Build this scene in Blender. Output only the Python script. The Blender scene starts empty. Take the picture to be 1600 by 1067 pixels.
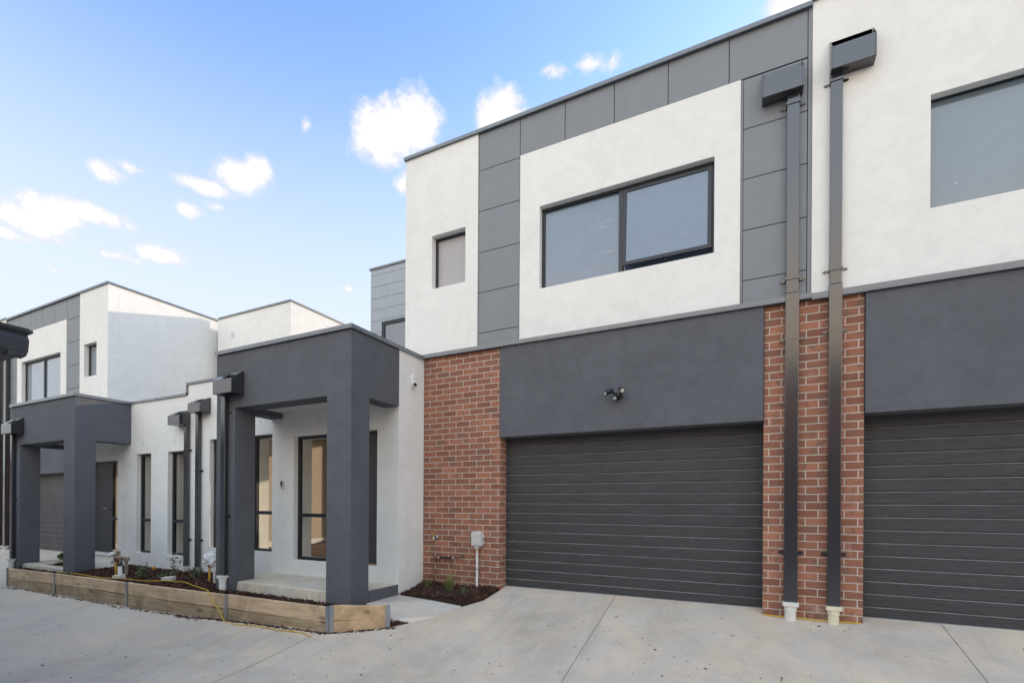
import bpy, bmesh, math, random
from mathutils import Vector, Matrix
random.seed(7)
R = math.radians
sc = bpy.context.scene
col = sc.collection

# ------------------------------------------------------------------ materials
def new_mat(name):
    m = bpy.data.materials.new(name); m.use_nodes = True
    nt = m.node_tree; nt.nodes.clear()
    out = nt.nodes.new('ShaderNodeOutputMaterial')
    return m, nt, out
def N(nt, t, **kw):
    n = nt.nodes.new(t)
    for k, v in kw.items():
        if k in n.inputs: n.inputs[k].default_value = v
        else: setattr(n, k, v)
    return n
def L(nt, a, b): nt.links.new(a, b)
def pos(nt):
    return N(nt, 'ShaderNodeNewGeometry').outputs['Position']
def scaled(nt, vec, s):
    m = N(nt, 'ShaderNodeMapping'); m.inputs['Scale'].default_value = s
    L(nt, vec, m.inputs['Vector']); return m.outputs['Vector']
def noise(nt, vec, scale, detail=4, rough=.55, dist=0):
    n = N(nt, 'ShaderNodeTexNoise'); n.inputs['Scale'].default_value = scale
    n.inputs['Detail'].default_value = detail; n.inputs['Roughness'].default_value = rough
    n.inputs['Distortion'].default_value = dist
    L(nt, vec, n.inputs['Vector']); return n.outputs['Fac']
def ramp(nt, fac, stops):
    r = N(nt, 'ShaderNodeValToRGB'); e = r.color_ramp.elements
    while len(e) < len(stops): e.new(.5)
    for i, (p, c) in enumerate(stops):
        e[i].position = p; e[i].color = (*c, 1) if len(c) == 3 else c
    L(nt, fac, r.inputs['Fac']); return r.outputs['Color']
def maprange(nt, v, a, b, c, d, smooth=False):
    m = N(nt, 'ShaderNodeMapRange'); m.clamp = True
    if smooth: m.interpolation_type = 'SMOOTHSTEP'
    for i, x in enumerate((a, b, c, d)): m.inputs[1 + i].default_value = x
    L(nt, v, m.inputs[0]); return m.outputs[0]
def mixc(nt, fac, a, b, mode='MIX'):
    m = N(nt, 'ShaderNodeMix', data_type='RGBA', blend_type=mode)
    for s, v in ((m.inputs[0], fac), (m.inputs[6], a), (m.inputs[7], b)):
        if hasattr(v, 'links'): L(nt, v, s)
        elif isinstance(v, (int, float)): s.default_value = v
        else: s.default_value = (*v, 1)
    return m.outputs[2]
def math_(nt, op, a, b=None, c=None):
    m = N(nt, 'ShaderNodeMath', operation=op)
    for i, v in enumerate((a, b, c)):
        if v is None: continue
        if hasattr(v, 'links'): L(nt, v, m.inputs[i])
        else: m.inputs[i].default_value = v
    return m.outputs[0]
def bsdf(nt, out, color, rough=.6, metal=0, bump=None, bstr=.3, bdist=.01, spec=.5):
    b = N(nt, 'ShaderNodeBsdfPrincipled')
    if hasattr(color, 'links'): L(nt, color, b.inputs['Base Color'])
    else: b.inputs['Base Color'].default_value = (*color, 1)
    if hasattr(rough, 'links'): L(nt, rough, b.inputs['Roughness'])
    else: b.inputs['Roughness'].default_value = rough
    b.inputs['Metallic'].default_value = metal
    b.inputs['Specular IOR Level'].default_value = spec
    if bump is not None:
        k = N(nt, 'ShaderNodeBump'); k.inputs['Strength'].default_value = bstr
        k.inputs['Distance'].default_value = bdist
        L(nt, bump, k.inputs['Height']); L(nt, k.outputs[0], b.inputs['Normal'])
    L(nt, b.outputs[0], out.inputs['Surface']); return b

def m_render(name, c, var=.08, grain=.5):
    m, nt, out = new_mat(name); p = pos(nt)
    big = noise(nt, p, 1.1, 5, .6, .6)
    streak = noise(nt, scaled(nt, p, (7, 7, .5)), 1.2, 4, .6)
    f = math_(nt, 'ADD', math_(nt, 'MULTIPLY', big, .85), math_(nt, 'MULTIPLY', streak, .15))
    cc = ramp(nt, f, [(.3, tuple(x * (1 - var) for x in c)), (.7, tuple(min(.86, x * (1 + var * .5)) for x in c))])
    mid = noise(nt, p, 4.5, 5, .65, .8)
    cc = mixc(nt, maprange(nt, mid, .40, .64, 0, 1, True), cc, mixc(nt, 1.0, cc, (1 - var * .9,) * 3, 'MULTIPLY'))
    g = math_(nt, 'ADD', math_(nt, 'ADD', noise(nt, p, 150, 3, .7), math_(nt, 'MULTIPLY', noise(nt, p, 26, 4, .6), .8)), math_(nt, 'MULTIPLY', noise(nt, p, 2.2, 3, .5), .8))
    bsdf(nt, out, cc, .92, 0, g, grain, .006, .25)
    return m
def m_metal(name, c, rough=.38, var=.12, metal=0.0, spec=.5, ior=1.5):
    m, nt, out = new_mat(name); p = pos(nt)
    f = noise(nt, scaled(nt, p, (3, 3, 1.2)), 2.2, 5, .6, .4)
    cc = ramp(nt, f, [(.3, tuple(x * (1 - var) for x in c)), (.72, tuple(x * (1 + var) for x in c))])
    rr = maprange(nt, noise(nt, p, 5, 3), .3, .7, rough * .93, rough * 1.08)
    b = bsdf(nt, out, cc, rr, metal, None, spec=spec); b.inputs['IOR'].default_value = ior
    return m
def m_plain(name, c, rough=.5, scale=30, var=.12, bstr=.1, metal=0):
    m, nt, out = new_mat(name); p = pos(nt)
    f = noise(nt, p, scale, 4)
    cc = ramp(nt, f, [(.3, tuple(x * (1 - var) for x in c)), (.7, tuple(min(.9, x * (1 + var)) for x in c))])
    bsdf(nt, out, cc, rough, metal, f, bstr, .004); return m

def m_brick(name, x0, z0):
    m, nt, out = new_mat(name)
    g = N(nt, 'ShaderNodeNewGeometry')
    sp = N(nt, 'ShaderNodeSeparateXYZ'); L(nt, g.outputs['Position'], sp.inputs[0])
    sn = N(nt, 'ShaderNodeSeparateXYZ'); L(nt, g.outputs['True Normal'], sn.inputs[0])
    isx = math_(nt, 'GREATER_THAN', math_(nt, 'ABSOLUTE', sn.outputs[0]), .5)
    u = math_(nt, 'ADD', math_(nt, 'MULTIPLY', isx, math_(nt, 'ADD', sp.outputs[1], 7.13)),
              math_(nt, 'MULTIPLY', math_(nt, 'SUBTRACT', 1, isx), math_(nt, 'SUBTRACT', sp.outputs[0], x0)))
    v = math_(nt, 'SUBTRACT', sp.outputs[2], z0)
    cb = N(nt, 'ShaderNodeCombineXYZ'); L(nt, u, cb.inputs[0]); L(nt, v, cb.inputs[1])
    # slight waviness so that courses are not ruler-straight
    wob = N(nt, 'ShaderNodeTexNoise'); wob.inputs['Scale'].default_value = 9; wob.inputs['Detail'].default_value = 3
    L(nt, cb.outputs[0], wob.inputs['Vector'])
    wv = N(nt, 'ShaderNodeVectorMath', operation='MULTIPLY_ADD')
    L(nt, wob.outputs['Color'], wv.inputs[0]); wv.inputs[1].default_value = (.007, .006, 0); L(nt, cb.outputs[0], wv.inputs[2])
    bt = N(nt, 'ShaderNodeTexBrick'); bt.offset = .5; bt.squash = 1
    L(nt, wv.outputs[0], bt.inputs['Vector'])
    for k, x in (('Scale', 1), ('Mortar Size', .0055), ('Mortar Smooth', .15), ('Bias', 0), ('Brick Width', .24), ('Row Height', .0863)):
        bt.inputs[k].default_value = x
    bt.inputs['Color1'].default_value = (0, 0, 0, 1); bt.inputs['Color2'].default_value = (1, 1, 1, 1); bt.inputs['Mortar'].default_value = (.5, .5, .5, 1)
    tone = bt.outputs['Color']
    patch = noise(nt, cb.outputs[0], 6.5, 4, .65, 1.2)
    body = ramp(nt, tone, [(0, (.235, .104, .069)), (.45, (.295, .134, .089)), (.75, (.335, .15, .094)), (1, (.395, .18, .115))])
    burnt = maprange(nt, patch, .50, .62, 0, .75, True)
    body = mixc(nt, burnt, body, (.185, .115, .088))
    fine = noise(nt, cb.outputs[0], 210, 3, .75)
    body = mixc(nt, maprange(nt, fine, .62, .78, 0, .5), body, (.42, .24, .17))
    body = mixc(nt, maprange(nt, fine, .38, .24, 0, .5), body, (.09, .045, .035))
    mort = ramp(nt, noise(nt, cb.outputs[0], 40, 4), [(.3, (.47, .42, .36)), (.7, (.60, .545, .48))])
    cc = mixc(nt, bt.outputs['Fac'], body, mort)
    # efflorescence
    low = maprange(nt, sp.outputs[2], -.2, .55, .10, 0, True)
    eff = maprange(nt, math_(nt, 'ADD', noise(nt, cb.outputs[0], 2.3, 5, .7, 1), low), .64, .78, 0, .4, True)
    cc = mixc(nt, eff, cc, (.5, .40, .34))
    h = math_(nt, 'ADD', math_(nt, 'MULTIPLY', math_(nt, 'SUBTRACT', 1, bt.outputs['Fac']), 1.0), math_(nt, 'MULTIPLY', fine, .22))
    bsdf(nt, out, cc, .88, 0, h, .55, .008, .2)
    return m

def m_concrete(name, c, stain=(.30, .22, .14), spots=True):
    m, nt, out = new_mat(name); p = pos(nt)
    a = noise(nt, p, .55, 6, .62, .8); b = noise(nt, p, 5.5, 6, .65, .5); d = noise(nt, p, 120, 3, .7)
    f = math_(nt, 'ADD', math_(nt, 'MULTIPLY', a, .55), math_(nt, 'ADD', math_(nt, 'MULTIPLY', b, .30), math_(nt, 'MULTIPLY', d, .15)))
    cc = ramp(nt, f, [(.34, tuple(x * .76 for x in c)), (.5, c), (.68, tuple(min(.8, x * 1.2) for x in c))])
    wc = noise(nt, p, 1.3, 5, .6, 1.0)
    cc = mixc(nt, maprange(nt, wc, .4, .62, 0, 1, True), cc, mixc(nt, 1.0, cc, (1.10, 1.03, .94), 'MULTIPLY'))
    ty = noise(nt, scaled(nt, p, (2.6, .25, 1)), 1.1, 4, .6, .6)
    cc = mixc(nt, maprange(nt, ty, .56, .70, 0, .22, True), cc, tuple(x * .62 for x in c))
    br = noise(nt, scaled(nt, p, (60, 5, 5)), 2.0, 3, .6)
    cc = mixc(nt, maprange(nt, br, .35, .65, 0, .16), cc, tuple(x * .7 for x in c))
    # trowel sweeps
    sw = noise(nt, scaled(nt, p, (.6, 3.5, 1)), 2.4, 5, .6, 1.5)
    cc = mixc(nt, maprange(nt, sw, .55, .75, 0, .3), cc, tuple(x * .78 for x in c))
    if spots:
        s = noise(nt, p, 2.7, 5, .75, 1.4)
        cc = mixc(nt, maprange(nt, s, .66, .76, 0, .45, True), cc, stain)
        vo = N(nt, 'ShaderNodeTexVoronoi'); vo.inputs['Scale'].default_value = 5.5; L(nt, p, vo.inputs['Vector'])
        dot = math_(nt, 'LESS_THAN', vo.outputs['Distance'], math_(nt, 'MULTIPLY', noise(nt, p, 1.7, 2), .085))
        dot = math_(nt, 'MULTIPLY', dot, math_(nt, 'GREATER_THAN', noise(nt, p, 31, 2), .5))
        cc = mixc(nt, math_(nt, 'MULTIPLY', dot, .35), cc, (.12, .08, .055))
        vo2 = N(nt, 'ShaderNodeTexVoronoi'); vo2.inputs['Scale'].default_value = 3.1; L(nt, p, vo2.inputs['Vector'])
        dot2 = math_(nt, 'LESS_THAN', vo2.outputs['Distance'], math_(nt, 'MULTIPLY', noise(nt, p, 2.9, 2), .055))
        cc = mixc(nt, math_(nt, 'MULTIPLY', dot2, .7), cc, (.68, .66, .62))
    bsdf(nt, out, cc, maprange(nt, b, .3, .7, .55, .8), 0, math_(nt, 'ADD', d, math_(nt, 'MULTIPLY', b, .6)), .22, .006, .35)
    return m
def m_wood(name, c1, c2, axis=0, knots=True):
    m, nt, out = new_mat(name); p = pos(nt)
    s = [22, 22, 22]; s[axis] = 1.3
    g = noise(nt, scaled(nt, p, tuple(s)), 1.3, 6, .6, 1.0)
    big = noise(nt, p, 2.2, 4, .6, .8)
    cc = ramp(nt, g, [(.3, c1), (.68, c2)])
    cc = mixc(nt, maprange(nt, big, .42, .66, 0, .45, True), cc, tuple(x * .55 for x in c1))
    if knots:
        vo = N(nt, 'ShaderNodeTexVoronoi'); vo.inputs['Scale'].default_value = 1
        ks = [5, 5, 5.5]; ks[axis] = 1.8
        L(nt, scaled(nt, p, tuple(ks)), vo.inputs['Vector'])
        cc = mixc(nt, maprange(nt, vo.outputs['Distance'], .05, .22, .8, 0, True), cc, tuple(x * .38 for x in c1))
    ends = noise(nt, p, 6, 4, .7)
    cc = mixc(nt, maprange(nt, ends, .6, .78, 0, .5), cc, (.17, .17, .09))
    bsdf(nt, out, cc, .82, 0, g, .35, .006, .2); return m
def m_island(name, stops, rough=.8, trans=0.0):
    m, nt, out = new_mat(name)
    g = N(nt, 'ShaderNodeNewGeometry')
    cc = ramp(nt, g.outputs['Random Per Island'], stops)
    b = bsdf(nt, out, cc, rough, 0, spec=.25)
    if trans:
        t = N(nt, 'ShaderNodeBsdfTranslucent'); L(nt, cc, t.inputs[0])
        mx = N(nt, 'ShaderNodeMixShader'); mx.inputs[0].default_value = trans
        L(nt, b.outputs[0], mx.inputs[1]); L(nt, t.outputs[0], mx.inputs[2]); L(nt, mx.outputs[0], out.inputs[0])
    return m
def m_glass(name, tint=(.93, .94, .92), f0=.075):
    m, nt, out = new_mat(name)
    lw = N(nt, 'ShaderNodeLayerWeight'); lw.inputs['Blend'].default_value = .5
    ge = N(nt, 'ShaderNodeNewGeometry')
    fr = math_(nt, 'ADD', f0, math_(nt, 'MULTIPLY', 1 - f0, math_(nt, 'POWER', lw.outputs['Facing'], 4)))
    fr = math_(nt, 'MULTIPLY', fr, math_(nt, 'SUBTRACT', 1, ge.outputs['Backfacing']))
    t = N(nt, 'ShaderNodeBsdfTransparent'); t.inputs[0].default_value = (*tint, 1)
    g = N(nt, 'ShaderNodeBsdfGlossy'); g.inputs['Roughness'].default_value = .01; g.inputs[0].default_value = (.95, .97, 1, 1)
    mx = N(nt, 'ShaderNodeMixShader'); L(nt, fr, mx.inputs[0]); L(nt, t.outputs[0], mx.inputs[1]); L(nt, g.outputs[0], mx.inputs[2])
    L(nt, mx.outputs[0], out.inputs[0]); return m
def m_film(name, c, streak=.25, rough=.12, ior=1.7):
    # glazing still under its protective film, with scuffs of old tape
    m, nt, out = new_mat(name); p = pos(nt)
    f = noise(nt, p, .9, 4, .6, .5)
    cc = ramp(nt, f, [(.3, tuple(x * .93 for x in c)), (.7, tuple(x * 1.06 for x in c))])
    if streak:
        s = noise(nt, scaled(nt, p, (1.5, 1, 26)), 1.6, 5, .75, .5)
        w = noise(nt, p, 2.4, 3, .6)
        k = math_(nt, 'MULTIPLY', maprange(nt, s, .60, .64, 0, 1), maprange(nt, w, .50, .56, 0, 1))
        cc = mixc(nt, math_(nt, 'MULTIPLY', k, streak), cc, (.30, .28, .25))
        vo = N(nt, 'ShaderNodeTexVoronoi'); vo.inputs['Scale'].default_value = 4.2; L(nt, scaled(nt, p, (1, 1, .45)), vo.inputs['Vector'])
        dot = math_(nt, 'LESS_THAN', vo.outputs['Distance'], math_(nt, 'MULTIPLY', noise(nt, p, 1.9, 2), .045))
        cc = mixc(nt, math_(nt, 'MULTIPLY', dot, .7), cc, (.6, .6, .58))
    b = bsdf(nt, out, cc, rough, 0, noise(nt, p, 1.4, 2), .02, .03)
    b.inputs['IOR'].default_value = ior
    return m
def m_door(name, c):
    m, nt, out = new_mat(name); p = pos(nt)
    g = noise(nt, scaled(nt, p, (3.2, 3.2, 62)), 1.4, 6, .75, .9)
    g2 = noise(nt, scaled(nt, p, (9, 9, 150)), 2.0, 4, .7, 1.2)
    h = math_(nt, 'ADD', g, math_(nt, 'MULTIPLY', g2, .5))
    cc = ramp(nt, g, [(.36, tuple(x * .4 for x in c)), (.5, c), (.64, tuple(x * 2.3 for x in c))])
    cc = mixc(nt, maprange(nt, noise(nt, p, .8, 4, .6, .8), .4, .7, 0, .35), cc, tuple(x * 1.5 for x in c))
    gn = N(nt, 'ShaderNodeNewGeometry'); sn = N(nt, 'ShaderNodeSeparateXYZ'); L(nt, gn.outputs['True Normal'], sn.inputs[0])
    ledge_light = math_(nt, 'MULTIPLY', math_(nt, 'GREATER_THAN', sn.outputs[2], .4), maprange(nt, noise(nt, p, 3, 4), .3, .6, .55, 1))
    cc = mixc(nt, ledge_light, cc, (.42, .43, .45))   # sky light on the upward ledges, painted in as a pale colour
    b = bsdf(nt, out, cc, maprange(nt, noise(nt, p, 1.6, 4), .3, .7, .34, .5), 0, h, .8, .010, .5)
    b.inputs['IOR'].default_value = 1.65
    return m
def m_tiles(name):
    m, nt, out = new_mat(name); p = pos(nt)
    w = N(nt, 'ShaderNodeTexBrick'); L(nt, p, w.inputs['Vector'])
    for k, x in (('Scale', 1), ('Mortar Size', .012), ('Brick Width', .32), ('Row Height', .32)): w.inputs[k].default_value = x
    w.inputs['Color1'].default_value = (.07, .06, .055, 1); w.inputs['Color2'].default_value = (.11, .095, .085, 1); w.inputs['Mortar'].default_value = (.02, .02, .02, 1)
    bsdf(nt, out, w.outputs['Color'], .7, 0, w.outputs['Fac'], -.5, .02); return m

M = {}
M['white'] = m_render('white_render', (.80, .812, .782), .05, .35)
M['charcoal'] = m_render('charcoal_render', (.122, .130, .147), .10, .6)
M['panel'] = m_metal('cladding_panel', (.205, .226, .246), .5, .04, 0, .4)
M['board'] = m_metal('cladding_board', (.34, .38, .42), .5, .05, 0, .4)
M['backing'] = m_plain('cladding_backing', (.02, .02, .022), .8)
M['trim'] = m_metal('flashing_metal', (.135, .158, .182), .28, .08, 0, .5, 1.7)
M['pipe'] = m_metal('downpipe_metal', (.026, .028, .033), .18, .06, 0, .5, 1.85)
M['frame'] = m_metal('window_frame_metal', (.020, .024, .030), .34, .2, .1)
M['brick'] = m_brick('red_brick', -4.611, -.101)
M['brick2'] = m_brick('brown_brick', 0, 0)
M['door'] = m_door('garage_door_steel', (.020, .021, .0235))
M['front_door'] = m_plain('front_door_paint', (.045, .047, .052), .5, 12, .1, .05)
M['concrete'] = m_concrete('driveway_concrete', (.52, .468, .405))
M['path'] = m_concrete('path_concrete', (.56, .54, .50), (.36, .30, .22))
M['slab'] = m_concrete('raw_slab_concrete', (.60, .56, .49), (.36, .28, .19))
M['soil'] = m_plain('mulch_soil', (.028, .014, .010), .95, 40, .5, .6)
M['chips'] = m_island('bark_chips', [(0, (.014, .007, .006)), (.35, (.045, .020, .015)), (.7, (.085, .036, .026)), (.93, (.12, .060, .042)), (1, (.22, .15, .11))], .85)
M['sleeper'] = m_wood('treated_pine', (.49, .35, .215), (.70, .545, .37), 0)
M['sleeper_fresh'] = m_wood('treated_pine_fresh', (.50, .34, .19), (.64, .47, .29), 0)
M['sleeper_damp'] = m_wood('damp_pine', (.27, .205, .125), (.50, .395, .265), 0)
M['galv'] = m_metal('galvanised_steel', (.36, .39, .42), .42, .2, .7)
M['pvc'] = m_plain('white_pvc', (.72, .71, .67), .4, 14, .06, .03)
M['pvc_cream'] = m_plain('cream_pvc', (.74, .69, .50), .4, 14, .06, .03)
M['white_plastic'] = m_plain('white_plastic', (.76, .76, .75), .35, 14, .05, .02)
M['grey_plastic'] = m_plain('pale_grey_plastic', (.56, .57, .56), .42, 14, .05, .02)
M['black_plastic'] = m_plain('black_plastic', (.014, .016, .020), .32, 14, .15, .02)
M['lens'] = m_plain('lamp_lens', (.50, .50, .47), .15, 90, .5, .3)
M['dark_lens'] = m_plain('camera_lens', (.01, .02, .06), .06, 14, .1, 0)
M['yellow'] = m_plain('yellow_paint', (.70, .42, .02), .5, 30, .15, .05)
M['rope'] = m_plain('yellow_rope', (.72, .45, .03), .7, 300, .4, .5)
M['brass'] = m_metal('brass_fitting', (.55, .36, .12), .3, .2, .9)
M['copper'] = m_metal('dull_copper', (.20, .12, .085), .5, .35, .5)
M['chrome'] = m_metal('zinc_fitting', (.5, .5, .5), .3, .2, .8)
M['bag'] = m_plain('plastic_bag', (.74, .74, .75), .35, 20, .1, .3)
M['rag'] = m_plain('wrapping_tape', (.42, .33, .26), .8, 40, .4, .4)
M['stake'] = m_wood('grey_stake', (.27, .23, .18), (.36, .32, .26), 2, False)
M['block'] = m_plain('pale_block', (.60, .58, .54), .85, 40, .12, .3)
M['card'] = m_plain('cardboard', (.50, .41, .32), .85, 20, .08, .1)
M['leaf'] = m_island('shrub_leaves', [(0, (.06, .09, .045)), (.5, (.13, .17, .09)), (1, (.26, .30, .20))], .6, .25)
M['leaf_green'] = m_island('fresh_leaves', [(0, (.02, .07, .012)), (.5, (.045, .12, .02)), (1, (.09, .19, .04))], .5, .25)
M['grass'] = m_island('grass_blades', [(0, (.09, .14, .04)), (.5, (.19, .26, .07)), (.85, (.28, .32, .10)), (1, (.42, .36, .18))], .6, .3)
M['stem'] = m_plain('plant_stem', (.12, .085, .05), .8, 60, .3, .2)
M['glass'] = m_glass('clear_glass')
M['film'] = m_film('filmed_glass', (.125, .175, .245), .9, .07, 1.85)
M['film_plain'] = m_film('tinted_glass', (.135, .18, .22), .12, .07, 1.85)
M['frost'] = m_film('frosted_glass', (.39, .38, .39), 0, .35, 1.5)
M['bright_glass'] = m_film('upper_glass', (.20, .24, .29), 0, .04, 2.6)
M['int_wall'] = m_plain('interior_paint', (.52, .42, .335), .8, 2, .05, .02)
M['int_white'] = m_plain('interior_trim', (.80, .78, .74), .6, 4, .04, .02)
M['int_floor'] = m_wood('interior_floorboards', (.15, .09, .055), (.24, .15, .095), 1, False)
M['soffit'] = m_plain('soffit_paint', (.62, .61, .59), .85, 6, .05, .05)
M['tiles'] = m_tiles('roof_tiles')
M['litter'] = m_island('leaf_litter', [(0, (.03, .02, .014)), (.6, (.11, .06, .035)), (.8, (.24, .13, .08)), (1, (.55, .5, .42))], .85)
M['crack'] = m_plain('joint_filler', (.20, .195, .185), .9)
M['house_render'] = m_render('neighbour_render', (.72, .69, .63), .06)
M['fence'] = m_wood('paling_timber', (.26, .20, .14), (.36, .29, .21), 2, False)

# ------------------------------------------------------------------ mesh tools
class MB:
    def __init__(s): s.v = []; s.f = []
    def add(s, vs, fs):
        n = len(s.v); s.v += [Vector(a) for a in vs]; s.f += [tuple(i + n for i in f) for f in fs]; return s
    def box(s, x0, x1, y0, y1, z0, z1):
        x0, x1 = min(x0, x1), max(x0, x1); y0, y1 = min(y0, y1), max(y0, y1); z0, z1 = min(z0, z1), max(z0, z1)
        vs = [(x0, y0, z0), (x1, y0, z0), (x1, y1, z0), (x0, y1, z0), (x0, y0, z1), (x1, y0, z1), (x1, y1, z1), (x0, y1, z1)]
        return s.add(vs, [(0, 3, 2, 1), (4, 5, 6, 7), (0, 1, 5, 4), (1, 2, 6, 5), (2, 3, 7, 6), (3, 0, 4, 7)])
    def obox(s, c, size, mat):
        vs = []
        for dz in (-.5, .5):
            for dx, dy in ((-.5, -.5), (.5, -.5), (.5, .5), (-.5, .5)):
                vs.append(Vector(c) + mat @ Vector((dx * size[0], dy * size[1], dz * size[2])))
        return s.add(vs, [(0, 3, 2, 1), (4, 5, 6, 7), (0, 1, 5, 4), (1, 2, 6, 5), (2, 3, 7, 6), (3, 0, 4, 7)])
    def tube(s, pts, rad, n=10, cap=True):
        pts = [Vector(p) for p in pts]
        rs = rad if isinstance(rad, (list, tuple)) else [rad] * len(pts)
        rings = []; up = Vector((0, 0, 1))
        for i, p in enumerate(pts):
            t = (pts[min(i + 1, len(pts) - 1)] - pts[max(i - 1, 0)]).normalized()
            a = t.cross(up)
            if a.length < .02: a = t.cross(Vector((1, 0, 0)))
            a.normalize(); b = t.cross(a).normalized()
            rings.append([p + (a * math.cos(2 * math.pi * k / n) + b * math.sin(2 * math.pi * k / n)) * rs[i] for k in range(n)])
        vs = [q for r in rings for q in r]; fs = []
        for i in range(len(pts) - 1):
            for k in range(n):
                fs.append((i * n + k, i * n + (k + 1) % n, (i + 1) * n + (k + 1) % n, (i + 1) * n + k))
        if cap:
            fs.append(tuple(range(n))[::-1]); fs.append(tuple((len(pts) - 1) * n + k for k in range(n)))
        return s.add(vs, fs)
    def prism_x(s, x0, x1, prof):            # closed profile in (y, z), extruded along x
        n = len(prof)
        vs = [(x0, y, z) for y, z in prof] + [(x1, y, z) for y, z in prof]
        return s.add(vs, [tuple(range(n)), tuple(range(2 * n - 1, n - 1, -1))] + [(i, n + i, n + (i + 1) % n, (i + 1) % n) for i in range(n)])
    def prism_y(s, y0, y1, prof):
        n = len(prof)
        vs = [(x, y0, z) for x, z in prof] + [(x, y1, z) for x, z in prof]
        return s.add(vs, [tuple(range(n)), tuple(range(2 * n - 1, n - 1, -1))] + [(i, n + i, n + (i + 1) % n, (i + 1) % n) for i in range(n)])
    def poly_z(s, poly, zt, zb):             # polygon in plan with per-vertex top heights, down to zb
        n = len(poly)
        zt = zt if isinstance(zt, (list, tuple)) else [zt] * n
        zb = zb if isinstance(zb, (list, tuple)) else [zb] * n
        vs = [(x, y, z) for (x, y), z in zip(poly, zt)] + [(x, y, z) for (x, y), z in zip(poly, zb)]
        return s.add(vs, [tuple(range(n)), tuple(range(2 * n - 1, n - 1, -1))] + [(i, (i + 1) % n, n + (i + 1) % n, n + i) for i in range(n)])
    def sphere(s, c, r, nu=14, nv=9, sx=1, sy=1, sz=1, jit=0):
        vs = []; fs = []
        for j in range(nv + 1):
            th = math.pi * j / nv
            for i in range(nu):
                ph = 2 * math.pi * i / nu
                k = 1 + random.uniform(-jit, jit)
                vs.append((c[0] + r * sx * k * math.sin(th) * math.cos(ph), c[1] + r * sy * k * math.sin(th) * math.sin(ph), c[2] + r * sz * k * math.cos(th)))
        for j in range(nv):
            for i in range(nu):
                fs.append((j * nu + i, (j + 1) * nu + i, (j + 1) * nu + (i + 1) % nu, j * nu + (i + 1) % nu))
        return s.add(vs, fs)
    def wall(s, x0, x1, z0, z1, y0, y1, holes=(), axis='x'):
        x0, x1 = min(x0, x1), max(x0, x1)
        hs = [(min(a, b), max(a, b), c, d) for a, b, c, d in holes]
        xs = sorted({x0, x1, *[v for h in hs for v in h[:2] if x0 <= v <= x1]}); zs = sorted({z0, z1, *[v for h in hs for v in h[2:] if z0 <= v <= z1]})
        def solid(i, j):
            if i < 0 or j < 0 or i >= len(xs) - 1 or j >= len(zs) - 1: return False
            cx, cz = (xs[i] + xs[i + 1]) / 2, (zs[j] + zs[j + 1]) / 2
            return not any(h[0] < cx < h[1] and h[2] < cz < h[3] for h in hs)
        P = (lambda x, y, z: (x, y, z)) if axis == 'x' else (lambda x, y, z: (y, x, z))
        idx = {}; vs = []; fs = []
        def V(i, k, j):
            if (i, k, j) not in idx:
                idx[i, k, j] = len(vs); vs.append(P(xs[i], (y0, y1)[k], zs[j]))
            return idx[i, k, j]
        for i in range(len(xs) - 1):
            for j in range(len(zs) - 1):
                if not solid(i, j): continue
                fs.append((V(i, 0, j), V(i + 1, 0, j), V(i + 1, 0, j + 1), V(i, 0, j + 1)))
                fs.append((V(i, 1, j), V(i, 1, j + 1), V(i + 1, 1, j + 1), V(i + 1, 1, j)))
                if not solid(i - 1, j): fs.append((V(i, 0, j), V(i, 0, j + 1), V(i, 1, j + 1), V(i, 1, j)))
                if not solid(i + 1, j): fs.append((V(i + 1, 0, j), V(i + 1, 1, j), V(i + 1, 1, j + 1), V(i + 1, 0, j + 1)))
                if not solid(i, j - 1): fs.append((V(i, 0, j), V(i, 1, j), V(i + 1, 1, j), V(i + 1, 0, j)))
                if not solid(i, j + 1): fs.append((V(i, 0, j + 1), V(i + 1, 0, j + 1), V(i + 1, 1, j + 1), V(i, 1, j + 1)))
        return s.add(vs, fs)
    def build(s, name, mat, parent=None, smooth=False, bevel=0, subsurf=0):
        off = Vector((0, 0, 0)); q = parent
        while q is not None: off += q.location; q = q.parent
        me = bpy.data.meshes.new(name)
        me.from_pydata([tuple(v - off) for v in s.v], [], s.f); me.validate()
        bm = bmesh.new(); bm.from_mesh(me); bmesh.ops.recalc_face_normals(bm, faces=bm.faces); bm.to_mesh(me); bm.free()
        me.materials.append(mat)
        if smooth:
            for p in me.polygons: p.use_smooth = True
        o = bpy.data.objects.new(name, me); col.objects.link(o)
        if parent is not None: o.parent = parent
        if bevel:
            b = o.modifiers.new('bevel', 'BEVEL'); b.width = bevel; b.segments = 2; b.limit_method = 'ANGLE'; b.angle_limit = R(40)
        if subsurf:
            b = o.modifiers.new('sub', 'SUBSURF'); b.levels = subsurf; b.render_levels = subsurf
        return o
def tag(o, label=None, cat=None, group=None, kind=None):
    if label: o['label'] = label
    if cat: o['category'] = cat
    if group: o['group'] = group
    if kind: o['kind'] = kind
    return o
def thing(name, loc, label, cat, group=None):
    o = bpy.data.objects.new(name, None); col.objects.link(o); o.location = loc; o.empty_display_size = .2
    return tag(o, label, cat, group)
def rot(rx=0, ry=0, rz=0):
    return (Matrix.Rotation(R(rz), 3, 'Z') @ Matrix.Rotation(R(ry), 3, 'Y') @ Matrix.Rotation(R(rx), 3, 'X'))

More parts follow.
